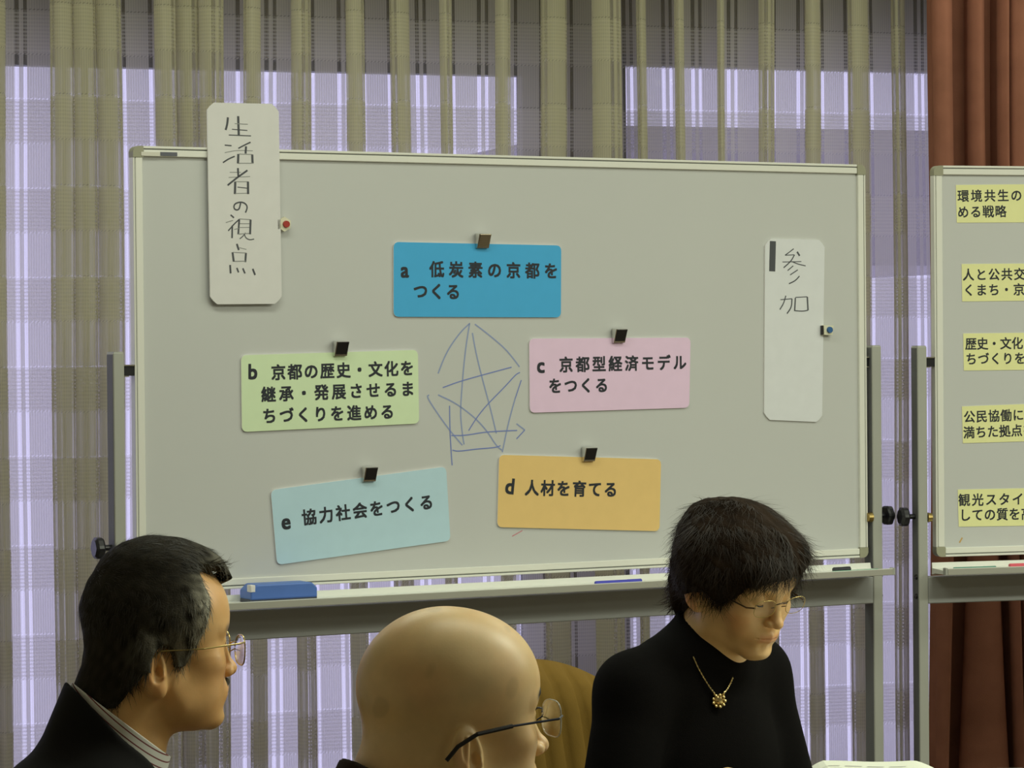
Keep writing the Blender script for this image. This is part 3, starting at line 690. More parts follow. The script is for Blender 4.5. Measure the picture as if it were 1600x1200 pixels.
def surfnet(f, lo, hi, h, L=4, project=2):
    lo = np.array(lo, dtype=f32); hi = np.array(hi, dtype=f32); H = h * 2 ** L
    n = np.ceil((hi - lo) / H).astype(int)
    c = np.stack(np.meshgrid(*[np.arange(k) for k in n], indexing='ij'), -1).reshape(-1, 3).astype(np.int64)
    for lev in range(L + 1):
        s = h * 2 ** (L - lev)
        d = f((lo + (c + 0.5) * s).astype(f32))
        c = c[np.abs(d) < s * 1.25 + 0.0015]
        if lev < L: c = (c[:, None] * 2 + OFF8[None]).reshape(-1, 3)
    K = 1 << 20
    key = lambda a: ((a[..., 0] + 4) * K + (a[..., 1] + 4)) * K + (a[..., 2] + 4)
    c = c[np.argsort(key(c))]; ck = key(c)
    cc = c[:, None] + OFF8[None]; kk = key(cc).ravel()
    uq, first, inv = np.unique(kk, return_index=True, return_inverse=True)
    pts = lo + cc.reshape(-1, 3)[first] * f32(h); vals = f(pts.astype(f32)); cv = vals[inv].reshape(-1, 8)
    act = (cv.min(1) < 0) & (cv.max(1) >= 0); c = c[act]; ck = ck[act]; cv = cv[act]
    acc = np.zeros((len(c), 3)); cnt = np.zeros(len(c))
    for i in range(8):
        for ax, st in ((0, 4), (1, 2), (2, 1)):
            if OFF8[i][ax]: continue
            j = i + st; va, vb = cv[:, i], cv[:, j]; m = (va < 0) != (vb < 0)
            t = np.where(m, va / np.where(m, va - vb, 1), 0); p = OFF8[i][None] + np.eye(3)[ax][None] * t[:, None]
            acc[m] += p[m]; cnt[m] += 1
    V = lo + (c + acc / cnt[:, None]) * h
    faces = []
    for ax in range(3):
        e1, e2 = [(1, 2), (2, 0), (0, 1)][ax]; va = cv[:, 0]; vb = cv[:, (4, 2, 1)[ax]]; m = np.where((va < 0) != (vb < 0))[0]
        E = np.eye(3, dtype=np.int64); ids = []
        ok = np.ones(len(m), bool)
        for dlt in (0 * E[0], -E[e1], -E[e1] - E[e2], -E[e2]):
            k = key(c[m] + dlt); ix = np.clip(np.searchsorted(ck, k), 0, len(ck) - 1); ok &= ck[ix] == k; ids.append(ix)
        Q = np.stack(ids, 1)[ok]; fl = (va[m] < 0)[ok]
        Q[~fl] = Q[~fl][:, ::-1]; faces.append(Q)
    Fq = np.concatenate(faces)
    V = V.astype(f32)
    e = f32(h * 0.35)
    for _ in range(project):
        d = f(V); g = np.stack([f(V + V3(*(e if a == b else 0 for b in range(3)))) - d for a in range(3)], 1) / e
        g2 = (g ** 2).sum(1) + 1e-6; V = V - (g * np.clip(d / g2, -h, h)[:, None]).astype(f32)
    return V, Fq
def np_mesh(name, V, Fq, material, parent=None, smooth=True, col=None, colname='Col', loc=None):
    me = bpy.data.meshes.new(name); k = Fq.shape[1]
    me.vertices.add(len(V)); me.vertices.foreach_set('co', V.astype(f32).ravel())
    me.loops.add(Fq.size); me.loops.foreach_set('vertex_index', Fq.astype(np.int32).ravel())
    me.polygons.add(len(Fq)); me.polygons.foreach_set('loop_start', np.arange(0, Fq.size, k, dtype=np.int32))
    me.update(calc_edges=True); me.validate()
    me.polygons.foreach_set('use_smooth', [smooth] * len(me.polygons)); me.materials.append(material)
    if col is not None:
        a = me.color_attributes.new(colname, 'FLOAT_COLOR', 'POINT')
        a.data.foreach_set('color', np.concatenate([col, np.ones((len(V), 1))], 1).astype(f32).ravel())
    o = bpy.data.objects.new(name, me); COL.objects.link(o)
    if parent: o.parent = parent
    if loc is not None: o.location = loc
    return o
def wob(q, s, seed=0):
    r = np.random.default_rng(seed); d = np.zeros(len(q))
    for _ in range(7):
        k = r.normal(size=3); k /= np.linalg.norm(k); d += np.sin((q @ k.astype(f32)) * s * r.uniform(0.6, 1.7) + r.uniform(0, 6.28))
    return d / 7

# ------------------------------------------------------------------ heads
def head_sdf(q, P):
    sx, sy, sz = P.get('scale', (1, 1, 1)); q = q / V3(sx, sy, sz); g = lambda k, d: P.get(k, d)
    y = np.abs(q[:, 1]); m = np.stack([q[:, 0], y, q[:, 2]], 1)
    d = ell(m, g('cran_c', (-0.012, 0, 0.030)), g('cran_r', (0.098, 0.078, 0.087)))
    d = smin(d, ell(m, (0.030, 0, g('fore_z', 0.034)), (0.063, 0.064, 0.060)), 0.03)
    d = smin(d, ell(m, (0.034, 0, -0.030), (0.054, 0.057, 0.064)), 0.025)
    d = smin(d, cap(m, (-0.010, 0.050, -0.045), (0.010, 0.046, -0.078), 0.017, 0.016), 0.025)
    d = smin(d, cap(m, (0.010, 0.046, -0.078), (0.070, 0.016, -0.098), 0.016, 0.015), 0.025)
    d = smin(d, ell(m, (0.077, 0, -0.099), (0.019, 0.021, 0.015)), 0.015)
    d = smin(d, ell(m, (0.055, 0.043, -0.028), (0.024, 0.021, 0.019)), 0.02)                 # cheekbone
    d = smin(d, ell(m, (0.060, 0.030, -0.058), (0.020, 0.020, 0.022)), 0.02)
    d = smin(d, cap(m, (0.083, 0.006, 0.018), (0.068, 0.044, 0.020), 0.008, 0.009), 0.012)   # brow
    d = smin(d, ell(m, (0.078, 0, -0.066), (0.022, 0.030, 0.022)), 0.015)
    ed = ell(m, (0.096, 0.031, -0.001), (0.014, 0.016, 0.012))
    d = smax(d, -ed, 0.014)                                                                   # eye socket
    eye = np.sqrt(((m - V3(0.0735, 0.031, -0.001)) ** 2).sum(1)) - 0.0128
    if g('eyes', 'open') == 'open':
        slit = ell(m, (0.088, 0.0315, -0.0015), (0.010, 0.0125, 0.0040)); eye = smax(eye, -slit, 0.0015)
    d = smin(d, eye, 0.004)
    d = smin(d, cap(m, (0.084, 0, 0.008), (0.094 + 0.010 * g('nose', 1.0), 0, -0.034), 0.0065, 0.0085), 0.010)        # nose
    d = smin(d, ell(m, (0.094 + 0.012 * g('nose', 1.0), 0, -0.037), g('tip', (0.0125, 0.011, 0.0100))), 0.006)
    d = smin(d, ell(m, (0.091 + 0.006 * g('nose', 1.0), g('wing_y', 0.0125), -0.040), g('wing', (0.0105, 0.0075, 0.0075))), 0.004)
    d = smax(d, -ell(m, (0.102, 0.0065, -0.0475), (0.0050, 0.0032, 0.0035)), 0.002)
    d = smin(d, cap(m, (0.0985, 0.0, -0.0625), (0.086, 0.024, -0.0665), g('lip', 0.0050), 0.0022), 0.005)   # lips
    d = smin(d, cap(m, (0.0965, 0.0, -0.0735), (0.086, 0.021, -0.0685), g('lip', 0.0055), 0.0022), 0.005)
    d = smax(d, -cap(m, (0.104, 0.0, -0.0677), (0.089, 0.027, -0.0672), 0.0016, 0.0010), 0.0015)
    d = smin(d, d + 0, 0.001)
    d = smax(d, -cap(m, (0.108, 0.0, -0.083), (0.10, 0.012, -0.085), 0.008, 0.006), 0.010)
    if g('jowl', 0):
        d = smin(d, ell(m, (0.030, 0.020, -0.085), (0.045, 0.034, 0.030)), 0.02); d = smin(d, ell(m, (0.035, 0.046, -0.062), (0.030, 0.018, 0.028)), 0.02)
    # ear: tilted dish with a rim, hollow and lobe
    ex, ez = g('ear', (-0.022, -0.020)); es = g('ear_s', 1.0); out = g('ear_out', 0.35)
    p = (m - V3(ex, 0.0735, ez)) / f32(es)
    p = np.stack([p[:, 0] * math.cos(0.2) + p[:, 2] * math.sin(0.2), p[:, 1], -p[:, 0] * math.sin(0.2) + p[:, 2] * math.cos(0.2)], 1)
    py = p[:, 1] - out * (0.012 - p[:, 0]); pe = np.stack([p[:, 0], py, p[:, 2]], 1)
    ear = ell(pe, (0, 0.000, 0), (0.0185, 0.0065, 0.031))
    ear = smin(ear, ell(pe, (0.006, 0, -0.024), (0.009, 0.006, 0.011)), 0.005)
    ear = smax(ear, -ell(pe, (0.003, 0.007, 0.003), (0.0105, 0.0075, 0.020)), 0.003)
    ear = smin(ear, cap(pe, (0.010, 0.003, -0.004), (0.011, 0.004, -0.010), 0.0035, 0.0035), 0.003)
    ear = smax(ear, -ell(pe, (0.007, 0.004, -0.004), (0.005, 0.010, 0.007)), 0.003)
    ear = smin(ear, cap(pe, (0.002, 0.003, 0.018), (-0.006, 0.003, -0.012), 0.0028, 0.0028), 0.003)
    d = smin(d, ear * es, 0.006)
    return d * min(sx, sy, sz)

class Head:
    def __init__(s, centre, fwd_yaw, pitch, roll=0.0):
        """fwd_yaw: world angle of the face direction; pitch > 0 looks down; roll > 0 tips towards the person's left"""
        s.c = np.array(centre, dtype=f32)
        h = np.array([math.cos(fwd_yaw), math.sin(fwd_yaw), 0]); z = np.array([0, 0, 1.0]); l = np.cross(z, h)
        f = h * math.cos(pitch) - z * math.sin(pitch); u = np.cross(f, l)
        l2 = l * math.cos(roll) - u * math.sin(roll); u2 = u * math.cos(roll) + l * math.sin(roll)
        s.R = np.stack([f, l2, u2], 0).astype(f32)              # rows: local axes in world
    def to(s, P): return (P - s.c) @ s.R.T
    def fro(s, Q): return np.asarray(Q, dtype=f32) @ s.R + s.c
class Frame:
    def __init__(s, origin, yaw):
        s.c = np.array(origin, dtype=f32); s.R = np.array([[math.cos(yaw), math.sin(yaw), 0], [-math.sin(yaw), math.cos(yaw), 0], [0, 0, 1]], dtype=f32)
    def to(s, P): return (P - s.c) @ s.R.T
    def fro(s, Q): return np.asarray(Q, dtype=f32) @ s.R + s.c

def skin_colour(q, base, P, seed):
    base = np.array(base); n = len(q); c = np.tile(base, (n, 1)); y = np.abs(q[:, 1])
    def blend(w_, col): c[:] = c * (1 - w_[:, None]) + np.array(col) * w_[:, None]
    red = base * np.array([1.02, 0.70, 0.66])
    blend(0.45 * sstep(wob(q, 60, seed), -0.3, 0.6) * 0.5, red)
    ch = np.exp(-(((q[:, 0] - 0.06) / 0.025) ** 2 + ((y - 0.045) / 0.022) ** 2 + ((q[:, 2] + 0.035) / 0.022) ** 2)); blend(0.5 * ch, red)
    ear = sstep(y, 0.077, 0.086) * (1 - sstep(np.abs(q[:, 0] + 0.024), 0.022, 0.034)) * (1 - sstep(q[:, 2], 0.0, 0.02)); blend(0.55 * ear, base * np.array([1.08, 0.66, 0.60]))
    nose = np.exp(-(((q[:, 0] - 0.108) / 0.014) ** 2 + (y / 0.016) ** 2 + ((q[:, 2] + 0.038) / 0.014) ** 2)); blend(0.35 * nose, red)
    lipw = P.get('lips', 0.6) * sstep(q[:, 0], 0.082, 0.088) * np.exp(-((q[:, 2] + 0.068) / 0.0085) ** 4) * (1 - sstep(y, 0.018, 0.026)); blend(lipw, base * np.array([0.80, 0.45, 0.42]))
    if P.get('bald'):
        sc = sstep(q[:, 2] - 0.35 * (q[:, 0]), 0.0, 0.03) * (1 - sstep(q[:, 0], 0.03, 0.06))
        blend(0.22 * sc * sstep(wob(q, 90, seed + 3), -0.2, 0.6), np.array([0.26, 0.25, 0.17]))
        spots = sstep(wob(q, 140, seed + 5), 0.42, 0.6); blend(0.35 * spots, base * 0.6)
    br = sstep(q[:, 0], 0.05, 0.06) * np.exp(-(((q[:, 2] - P.get('brow_z', 0.021) + 0.10 * np.maximum(0, y - 0.035)) / 0.0048) ** 2)) * sstep(y, 0.008, 0.014) * (1 - sstep(y, 0.048, 0.058))
    blend(P.get('brows', 0.8) * br, (0.03, 0.025, 0.02))
    return np.clip(c, 0, 1)
def strands(V, Fq, H, mask, dirf, colf, count, length, width, name, material, parent, base, seed=1, segs=5, lift=0.0, curl=0.0, fit=None):
    r = np.random.default_rng(seed)
    A = V[Fq[:, 0]]; B_ = V[Fq[:, 1]]; C_ = V[Fq[:, 2]]; D_ = V[Fq[:, 3]]
    nrm = np.cross(C_ - A, D_ - B_); ar = np.linalg.norm(nrm, axis=1); nrm /= ar[:, None] + 1e-12
    cen = (A + C_) / 2; w_ = ar * mask(H.to(cen)); w_ /= w_.sum(); idx = r.choice(len(Fq), count, p=w_)
    a = r.random((count, 1)); b = r.random((count, 1)); P = (A[idx] * (1 - a) + B_[idx] * a) * (1 - b) + (D_[idx] * (1 - a) + C_[idx] * a) * b
    N = nrm[idx]; Q = H.to(P); D = dirf(Q) + r.normal(size=(count, 3)) * 0.22; Dw = D @ H.R
    Dw = Dw - (Dw * N).sum(1, keepdims=True) * N * (1 - 0.0); Dw /= np.linalg.norm(Dw, axis=1, keepdims=True) + 1e-9
    Ln = length * r.uniform(0.5, 1.3, (count, 1)); S = np.cross(Dw, N); S /= np.linalg.norm(S, axis=1, keepdims=True) + 1e-9
    vv = []; pos = P - N * 0.002; lf = lift * r.uniform(0.2, 1.6, (count, 1)); cu = curl * r.normal(size=(count, 1))
    for k in range(segs + 1):
        t = k / segs; wd = width * (1 - t) ** 0.5 if k < segs else width * 0.1
        if fit is not None and k:                           # keep hugging the head surface
            dd = fit(pos.astype(f32))[:, None]; pos = pos - N * np.clip(dd - lf * t * 6 - 0.001, 0, 0.004)
        vv += [pos + S * wd / 2, pos - S * wd / 2]
        pos = pos + Dw * Ln / segs + N * (lf / segs) * (1 - 0.3 * t) - N * (Ln ** 2 * t * 3.0 / segs) + S * cu * Ln * t / segs
    vv = np.stack(vv, 1)                                    # count, 2*(segs+1), 3
    W = 2 * (segs + 1); base_i = (np.arange(count) * W)[:, None, None]
    quad = np.array([[2 * k, 2 * k + 1, 2 * k + 3, 2 * k + 2] for k in range(segs)])[None]
    FQ = (base_i + quad).reshape(-1, 4); VV = vv.reshape(-1, 3)
    col = np.repeat(colf(Q, r), W, axis=0)
    return np_mesh(name, VV - base, FQ, material, parent, True, col)

# ------------------------------------------------------------------ figures
SKIN = mat('skin', (0.6, 0.4, 0.22), 0.40, spec=0.55, noise=0.05, nscale=55, bump=0.04, bscale=420, sss=0.10, attr='Col')
HAIRM = mat('hair', (0.02, 0.016, 0.012), 0.55, spec=0.25, attr='Col'); HAIRB = mat('hair_mass', (0.02, 0.016, 0.012), 0.85, spec=0.08, attr='Col', bump=0.6, bscale=500)
EYEM = mat('eye_white', (0.7, 0.68, 0.62), 0.15); IRIS = mat('iris', (0.02, 0.012, 0.008), 0.1)
def lens_material(name, gloss):
    m = bpy.data.materials.new(name); m.use_nodes = True; nt = m.node_tree; nt.nodes.remove(nt.nodes['Principled BSDF'])
    t = nt.nodes.new('ShaderNodeBsdfTransparent'); t.inputs[0].default_value = (0.98, 0.985, 0.985, 1)
    g = nt.nodes.new('ShaderNodeBsdfGlossy'); g.inputs[1].default_value = 0.05
    x = nt.nodes.new('ShaderNodeMixShader'); x.inputs[0].default_value = gloss
    nt.links.new(t.outputs[0], x.inputs[1]); nt.links.new(g.outputs[0], x.inputs[2]); nt.links.new(x.outputs[0], nt.nodes['Material Output'].inputs[0])
    return m
LENS = lens_material('spectacle_lens', 0.38)

def hand_sdf(q, wrist, fdir, pdir, side):
    """q in person frame; fdir: direction of the fingers, pdir: direction the palm faces"""
    f_ = np.array(fdir, float); f_ /= np.linalg.norm(f_); p_ = np.array(pdir, float); p_ -= f_ * (p_ @ f_); p_ /= np.linalg.norm(p_)
    s_ = np.cross(p_, f_) * side                            # towards the thumb
    W = np.array(wrist)
    pt = lambda a, b, c: tuple(W + f_ * a + s_ * b + p_ * c)
    d = cap(q, pt(0.01, 0.006, 0), pt(0.075, 0.022, 0), 0.019, 0.013)
    d = smin(d, cap(q, pt(0.01, -0.006, 0), pt(0.072, -0.022, 0), 0.019, 0.012), 0.012)
    d = smin(d, cap(q, pt(0.02, 0.0, 0), pt(0.078, 0.0, 0), 0.016, 0.013), 0.012)
    for b, L_ in ((0.027, 0.066), (0.009, 0.074), (-0.009, 0.068), (-0.026, 0.054)):
        a0 = pt(0.078, b, 0.0); a1 = pt(0.078 + L_ * 0.42, b * 1.1, 0.012); a2 = pt(0.078 + L_ * 0.66, b * 1.1, 0.032); a3 = pt(0.078 + L_ * 0.70, b * 1.05, 0.052)
        fg = np.minimum(np.minimum(cap(q, a0, a1, 0.0092, 0.0085), cap(q, a1, a2, 0.0085, 0.0078)), cap(q, a2, a3, 0.0078, 0.0066)); d = smin(d, fg, 0.004)
    t0 = pt(0.022, 0.022, 0.006); t1 = pt(0.052, 0.046, 0.018); t2 = pt(0.080, 0.050, 0.030)
    d = smin(d, np.minimum(cap(q, t0, t1, 0.013, 0.0105), cap(q, t1, t2, 0.0105, 0.0082)), 0.008)
    return d

def person(label, H, Pm, body_yaw, J, skin, cloth, cloth_name, trouser_mat, neck_top, neck_plane, extras=None, body_h=0.0016):
    """J: joints in the person frame (origin on the floor under the head centre)"""
    base = np.array([H.c[0], H.c[1], 0], dtype=f32)
    B = Frame(base, body_yaw)
    root = empty('person', tuple(map(float, base))); tag(root, label, 'person')
    n0 = B.to(H.fro([Pm.get('neck0', (-0.028, 0, -0.040))]))[0]; n1 = J['neck']
    def body(p):
        d = head_sdf(H.to(p), Pm)
        q = B.to(p); nk = cap(q, tuple(n0), n1, Pm.get('nr0', 0.054), Pm.get('nr1', 0.058))
        d = smin(d, nk, 0.022)
        ch = ell(q, (J['chest'][0], 0, J['neck'][2] - 0.075), (0.075, 0.11, 0.07)); ch = smin(ch, cap(q, n1, (J['chest'][0], 0, J['neck'][2] - 0.09), 0.058, 0.06), 0.03)
        return smin(d, ch, 0.03)
    e = J['chest']
    cpt = B.fro([(e[0], 0, J['neck'][2] - 0.07)])[0]
    lo = np.minimum(H.c - 0.15, cpt - 0.14); hi = np.maximum(H.c + 0.16, cpt + 0.14)
    V, Fq = surfnet(body, lo, hi, body_h)
    Qh = H.to(V); colr = skin_colour(Qh / V3(*Pm.get('scale', (1, 1, 1))), skin, Pm, hash(label) % 97 if False else len(label))
    Vs, Fs, Cs = [V], [Fq], [colr]; nv = len(V)
    for side, key_ in ((1, 'l'), (-1, 'r')):                # hands and wrists belong to the same body mesh
        w_ = J['wrist_' + key_]; fd, pd = J['hand_' + key_]
        def hf(p, w_=w_, fd=fd, pd=pd, side=side, key_=key_):
            q = B.to(p); el = np.array(J['elbow_' + key_]); ww = np.array(w_); st = ww + (el - ww) * 0.35
            return smin(hand_sdf(q, w_, fd, pd, side), cap(q, tuple(st), w_, 0.030, 0.023), 0.012)
        cw = B.fro([w_])[0]
        hv, hq = surfnet(hf, cw - 0.20, cw + 0.20, 0.0030, L=3, project=1)
        Vs.append(hv); Fs.append(hq + nv); Cs.append(np.tile(np.array(skin) * 0.95, (len(hv), 1))); nv += len(hv)
    bo = np_mesh('body', np.concatenate(Vs) - base, np.concatenate(Fs), SKIN, root, True, np.concatenate(Cs))
    # eyes
    if Pm.get('eyes', 'open') == 'open':
        sc_ = V3(*Pm.get('scale', (1, 1, 1)))
        for sy in (1, -1):
            mb = MB(); n, m_ = 20, 12; vv = []; R_ = 0.0120
            for i in range(m_ + 1):
                th = math.pi * i / m_
                for k in range(n):
                    ph = 2 * math.pi * k / n; loc_ = np.array([0.0735 + R_ * math.cos(th), sy * 0.031 + R_ * math.sin(th) * math.cos(ph), -0.001 + R_ * math.sin(th) * math.sin(ph)]) * sc_
                    vv.append(tuple(H.fro([loc_])[0] - base))
            for i in range(m_):
                mb_f = [(i * n + k, i * n + (k + 1) % n, (i + 1) * n + (k + 1) % n, (i + 1) * n + k) for k in range(n)]
                if i == 0: mb.add(vv, mb_f, 1)
                else: mb.f += mb_f; mb.m += [1 if i < 3 else 0] * n
            mb.build('eye', [EYEM, IRIS], root, smooth=True)
    # clothing
    S = {k: J[k] for k in J}
    def torso(q):
        d = ell(q, J['chest'], J.get('chest_r', (0.115, 0.165, 0.20)))
        d = smin(d, ell(q, J['upper'], J.get('upper_r', (0.085, 0.13, 0.10))), 0.05)
        pel = J['pelvis']; mid = tuple((np.array(J['chest']) * 0.45 + np.array(pel) * 0.55))
        d = smin(d, ell(q, mid, (0.125, 0.155, 0.17)), 0.06)
        d = smin(d, ell(q, pel, (0.135, 0.17, 0.11)), 0.06)
        for k in 'lr':
            sh = J['sh_' + k]; el = J['elbow_' + k]; wr = J['wrist_' + k]
            inn = (J['neck'][0], 0.04 * (1 if k == 'l' else -1), J['neck'][2] - 0.015)
            d = smin(d, cap(q, inn, sh, 0.045, J.get('sh_rad', 0.060)), 0.045)
            d = smin(d, cap(q, sh, el, J.get('sh_rad', 0.060), 0.050), 0.030)
            ww = np.array(wr); ee = np.array(el); cuff = ww + (ee - ww) * 0.10
            d = smin(d, cap(q, el, tuple(cuff), 0.048, 0.034), 0.02)
        return d
    def cloth_f(p):
        q = B.to(p); d = torso(q) - 0.004
        d = d + J.get('fold', 0.0035) * wob(q * V3(1, 1, 0.55), 34, 3)
        col_ = cap(q, tuple(n0), n1, Pm.get('nr0', 0.054) + J.get('col_off', 0.012), Pm.get('nr1', 0.058) + J.get('col_off', 0.012) + 0.006)
        zc_, sl, xr = neck_plane                             # collar top edge: a plane sloping down to the front
        pl = (q[:, 2] - (zc_ - sl * (q[:, 0] - xr))) / math.sqrt(1 + sl * sl)
        col_ = smax(col_, pl, 0.004)
        d = smin(d, col_, J.get('col_blend', 0.02))
        inner = cap(q, tuple(n0), n1, Pm.get('nr0', 0.054) + J.get('col_in', 0.004), Pm.get('nr1', 0.058) + J.get('col_in', 0.004))
        inner = np.maximum(inner, -(pl + 0.035))             # hollow only near the opening
        d = smax(d, -inner, 0.003)
        if J.get('vneck'):
            v0, wv, zb = J['vneck']                          # front V opening
            half = wv * np.clip((q[:, 2] - zb) / max(1e-3, (J['neck'][2] - zb)), 0, 1.6)
            vv_ = np.maximum(np.abs(q[:, 1]) - half, v0 - q[:, 0])
            sh_ = torso(q) + 0.006
            d = smax(d, -np.maximum(vv_, -sh_), 0.004)
        return d
    allp = np.array([J[k] for k in ('neck', 'sh_l', 'sh_r', 'elbow_l', 'elbow_r', 'wrist_l', 'wrist_r', 'pelvis')] + [(J['chest'][0] - 0.17, 0, 0.5), (J['chest'][0] + 0.2, 0, 0.5)])
    cw = B.fro(allp); lo = cw.min(0) - 0.13; hi = cw.max(0) + 0.13; hi[2] = H.c[2] + 0.02; lo[2] = J['pelvis'][2] - 0.13
    cv_, cq = surfnet(cloth_f, lo, hi, J.get('cloth_h', 0.0045), L=4, project=2)
    co = np_mesh(cloth_name, cv_ - base, cq, cloth, root)
    def trous(p):
        q = B.to(p); d = ell(q, (J['pelvis'][0], 0, J['pelvis'][2] - 0.01), (0.13, 0.168, 0.105))
        for k in 'lr':
            hp = J['hip_' + k]; kn = J['knee_' + k]; an = J['ankle_' + k]
            d = smin(d, cap(q, hp, kn, 0.083, 0.060), 0.04); d = smin(d, cap(q, kn, an, 0.060, 0.050), 0.015)
        return d + 0.004 * wob(q, 28, 9)
    allp = B.fro(np.array([J[k] for k in ('pelvis', 'hip_l', 'hip_r', 'knee_l', 'knee_r', 'ankle_l', 'ankle_r')]))
    lo = allp.min(0) - 0.17; hi = allp.max(0) + 0.17; lo[2] = 0.0; 
    tv, tq = surfnet(trous, lo, hi, 0.009, L=3, project=1)
    np_mesh('trousers', tv - base, tq, trouser_mat, root)
    for k in 'lr':
        an = J['ankle_' + k]
        def shoe(p):
            q = B.to(p); d = ell(q, (an[0] + 0.055, an[1], 0.036), (0.14, 0.048, 0.040)); d = smin(d, cap(q, an, (an[0], an[1], 0.06), 0.040, 0.042), 0.03)
            return smax(d, 0.0 - q[:, 2], 0.004)
        ce = B.fro([(an[0] + 0.04, an[1], 0.06)])[0]; sv, sq = surfnet(shoe, ce - 0.19, ce + 0.19, 0.007, L=3, project=1)
        np_mesh('shoe', sv - base, sq, M['shoe'], root)
    return root, base, B, bo, body, cloth_f
M['shoe'] = mat('black_leather', (0.012, 0.011, 0.010), 0.35)
def seated(eye, lean=0.0, **kw):
    J = dict(neck=(-0.078, 0, eye - 0.165), upper=(-0.118, 0, eye - 0.235), upper_r=(0.092, 0.13, 0.10), chest=(-0.118, 0, eye - 0.36), pelvis=(-0.17, 0, 0.50),
             sh_l=(-0.100, 0.175, eye - 0.245), sh_r=(-0.100, -0.175, eye - 0.245), elbow_l=(0.00, 0.235, eye - 0.50), elbow_r=(0.00, -0.235, eye - 0.50),
             wrist_l=(0.22, 0.13, eye - 0.47), wrist_r=(0.22, -0.13, eye - 0.47), hand_l=((1, -0.3, -0.1), (0, 0, -1)), hand_r=((1, 0.3, -0.1), (0, 0, -1)),
             hip_l=(-0.15, 0.09, 0.49), hip_r=(-0.15, -0.09, 0.49), knee_l=(0.27, 0.12, 0.50), knee_r=(0.27, -0.12, 0.50),
             ankle_l=(0.25, 0.12, 0.09), ankle_r=(0.25, -0.12, 0.09))
    J.update(kw); return J
def hl(H, base, pts, sc=(1, 1, 1)): return [tuple(H.fro([np.array(p) * np.array(sc)])[0] - base) for p in pts]
def spectacles(root, H, base, metal, lens_w, lens_h, lx, lz, arm, shape=2.6, rim=True, tip=None, armr=0.0011, rim_mat=None, rimr=0.0009):
    fr = MB(); rm = MB()
    for sy in (1, -1):
        c = np.array([lx, sy * 0.033, lz]); ring = []; disc = []
        for k in range(32):
            t = 2 * math.pi * k / 32; ct, st_ = math.cos(t), math.sin(t)
            yy = abs(ct) ** (2 / shape) * math.copysign(1, ct) * lens_w; zz = abs(st_) ** (2 / shape) * math.copysign(1, st_) * lens_h
            ring.append((c[0] - 0.10 * max(0, sy * (c[1] + yy) - 0.03) - 0.0, c[1] + yy, c[2] + zz))
        P = hl(H, base, ring)
        if rim: (rm if rim_mat else fr).tube(P + [P[0]], rimr, 6, caps=False)
        mb = MB(); back = [tuple(np.array(p) - H.R[0] * 0.0012) for p in P]
        mb.add(P + back, [tuple(range(32)), tuple(range(63, 31, -1))] + [(k, 32 + k, 32 + (k + 1) % 32, (k + 1) % 32) for k in range(32)])
        mb.build('lens', LENS, root)
        fr.tube(hl(H, base, [(x, sy * y, z) for x, y, z in arm]), armr, 8)
        fr.tube(hl(H, base, [(lx - 0.001, sy * (0.033 - lens_w * 0.97), lz + 0.004), (lx + 0.002, sy * 0.006, lz + 0.007), (lx + 0.002, 0, lz + 0.0075)]), 0.0010, 6)
        fr.tube(hl(H, base, [(lx - 0.001, sy * (0.033 - lens_w * 0.9), lz), (lx - 0.008, sy * 0.011, lz - 0.004)]), 0.0008, 6)
        if tip: 
            tb = MB().tube(hl(H, base, [(x, sy * y, z) for x, y, z in arm[-4:]]), tip, 8); tb.build('temple_tip', M['black'], root)
    if rim_mat: rm.build('lens_rim', rim_mat, root)
    o = fr.build('spectacle_frame', metal, root); return o

# ---- man at the left: greying black hair, dark suit, striped shirt collar
HA = Head(at(253, 1001, 3.80), math.radians(24), math.radians(2))
PA = dict(scale=(0.865, 0.98, 0.965), cran_c=(-0.010, 0, 0.030), cran_r=(0.097, 0.078, 0.088), ear=(-0.040, -0.030), ear_s=1.12, ear_out=0.06, nr0=0.061, nr1=0.066, nose=0.72, jowl=1, neck0=(-0.036, 0, -0.045), lips=0.5, brows=0.7)
ea = float(HA.c[2])
JA = seated(ea, neck=(-0.070, 0, ea - 0.150), vneck=(-0.06, 0.060, ea - 0.36), col_off=0.016, col_in=0.009, fold=0.002, cloth_h=0.0038)
SUIT = mat('black_wool', (0.0085, 0.008, 0.008), 0.85, spec=0.15, bump=0.15, bscale=900)
TROU = mat('dark_trousers', (0.015, 0.015, 0.018), 0.85, spec=0.15)
rootA, baseA, BA, boA, bodyA, clothA = person('man at the left with greying black hair, dark suit and red-striped white collar', HA, PA, math.radians(15), JA,
      (0.82, 0.49, 0.20), SUIT, 'jacket', TROU, None, (ea - 0.064, 1.10, -0.105))
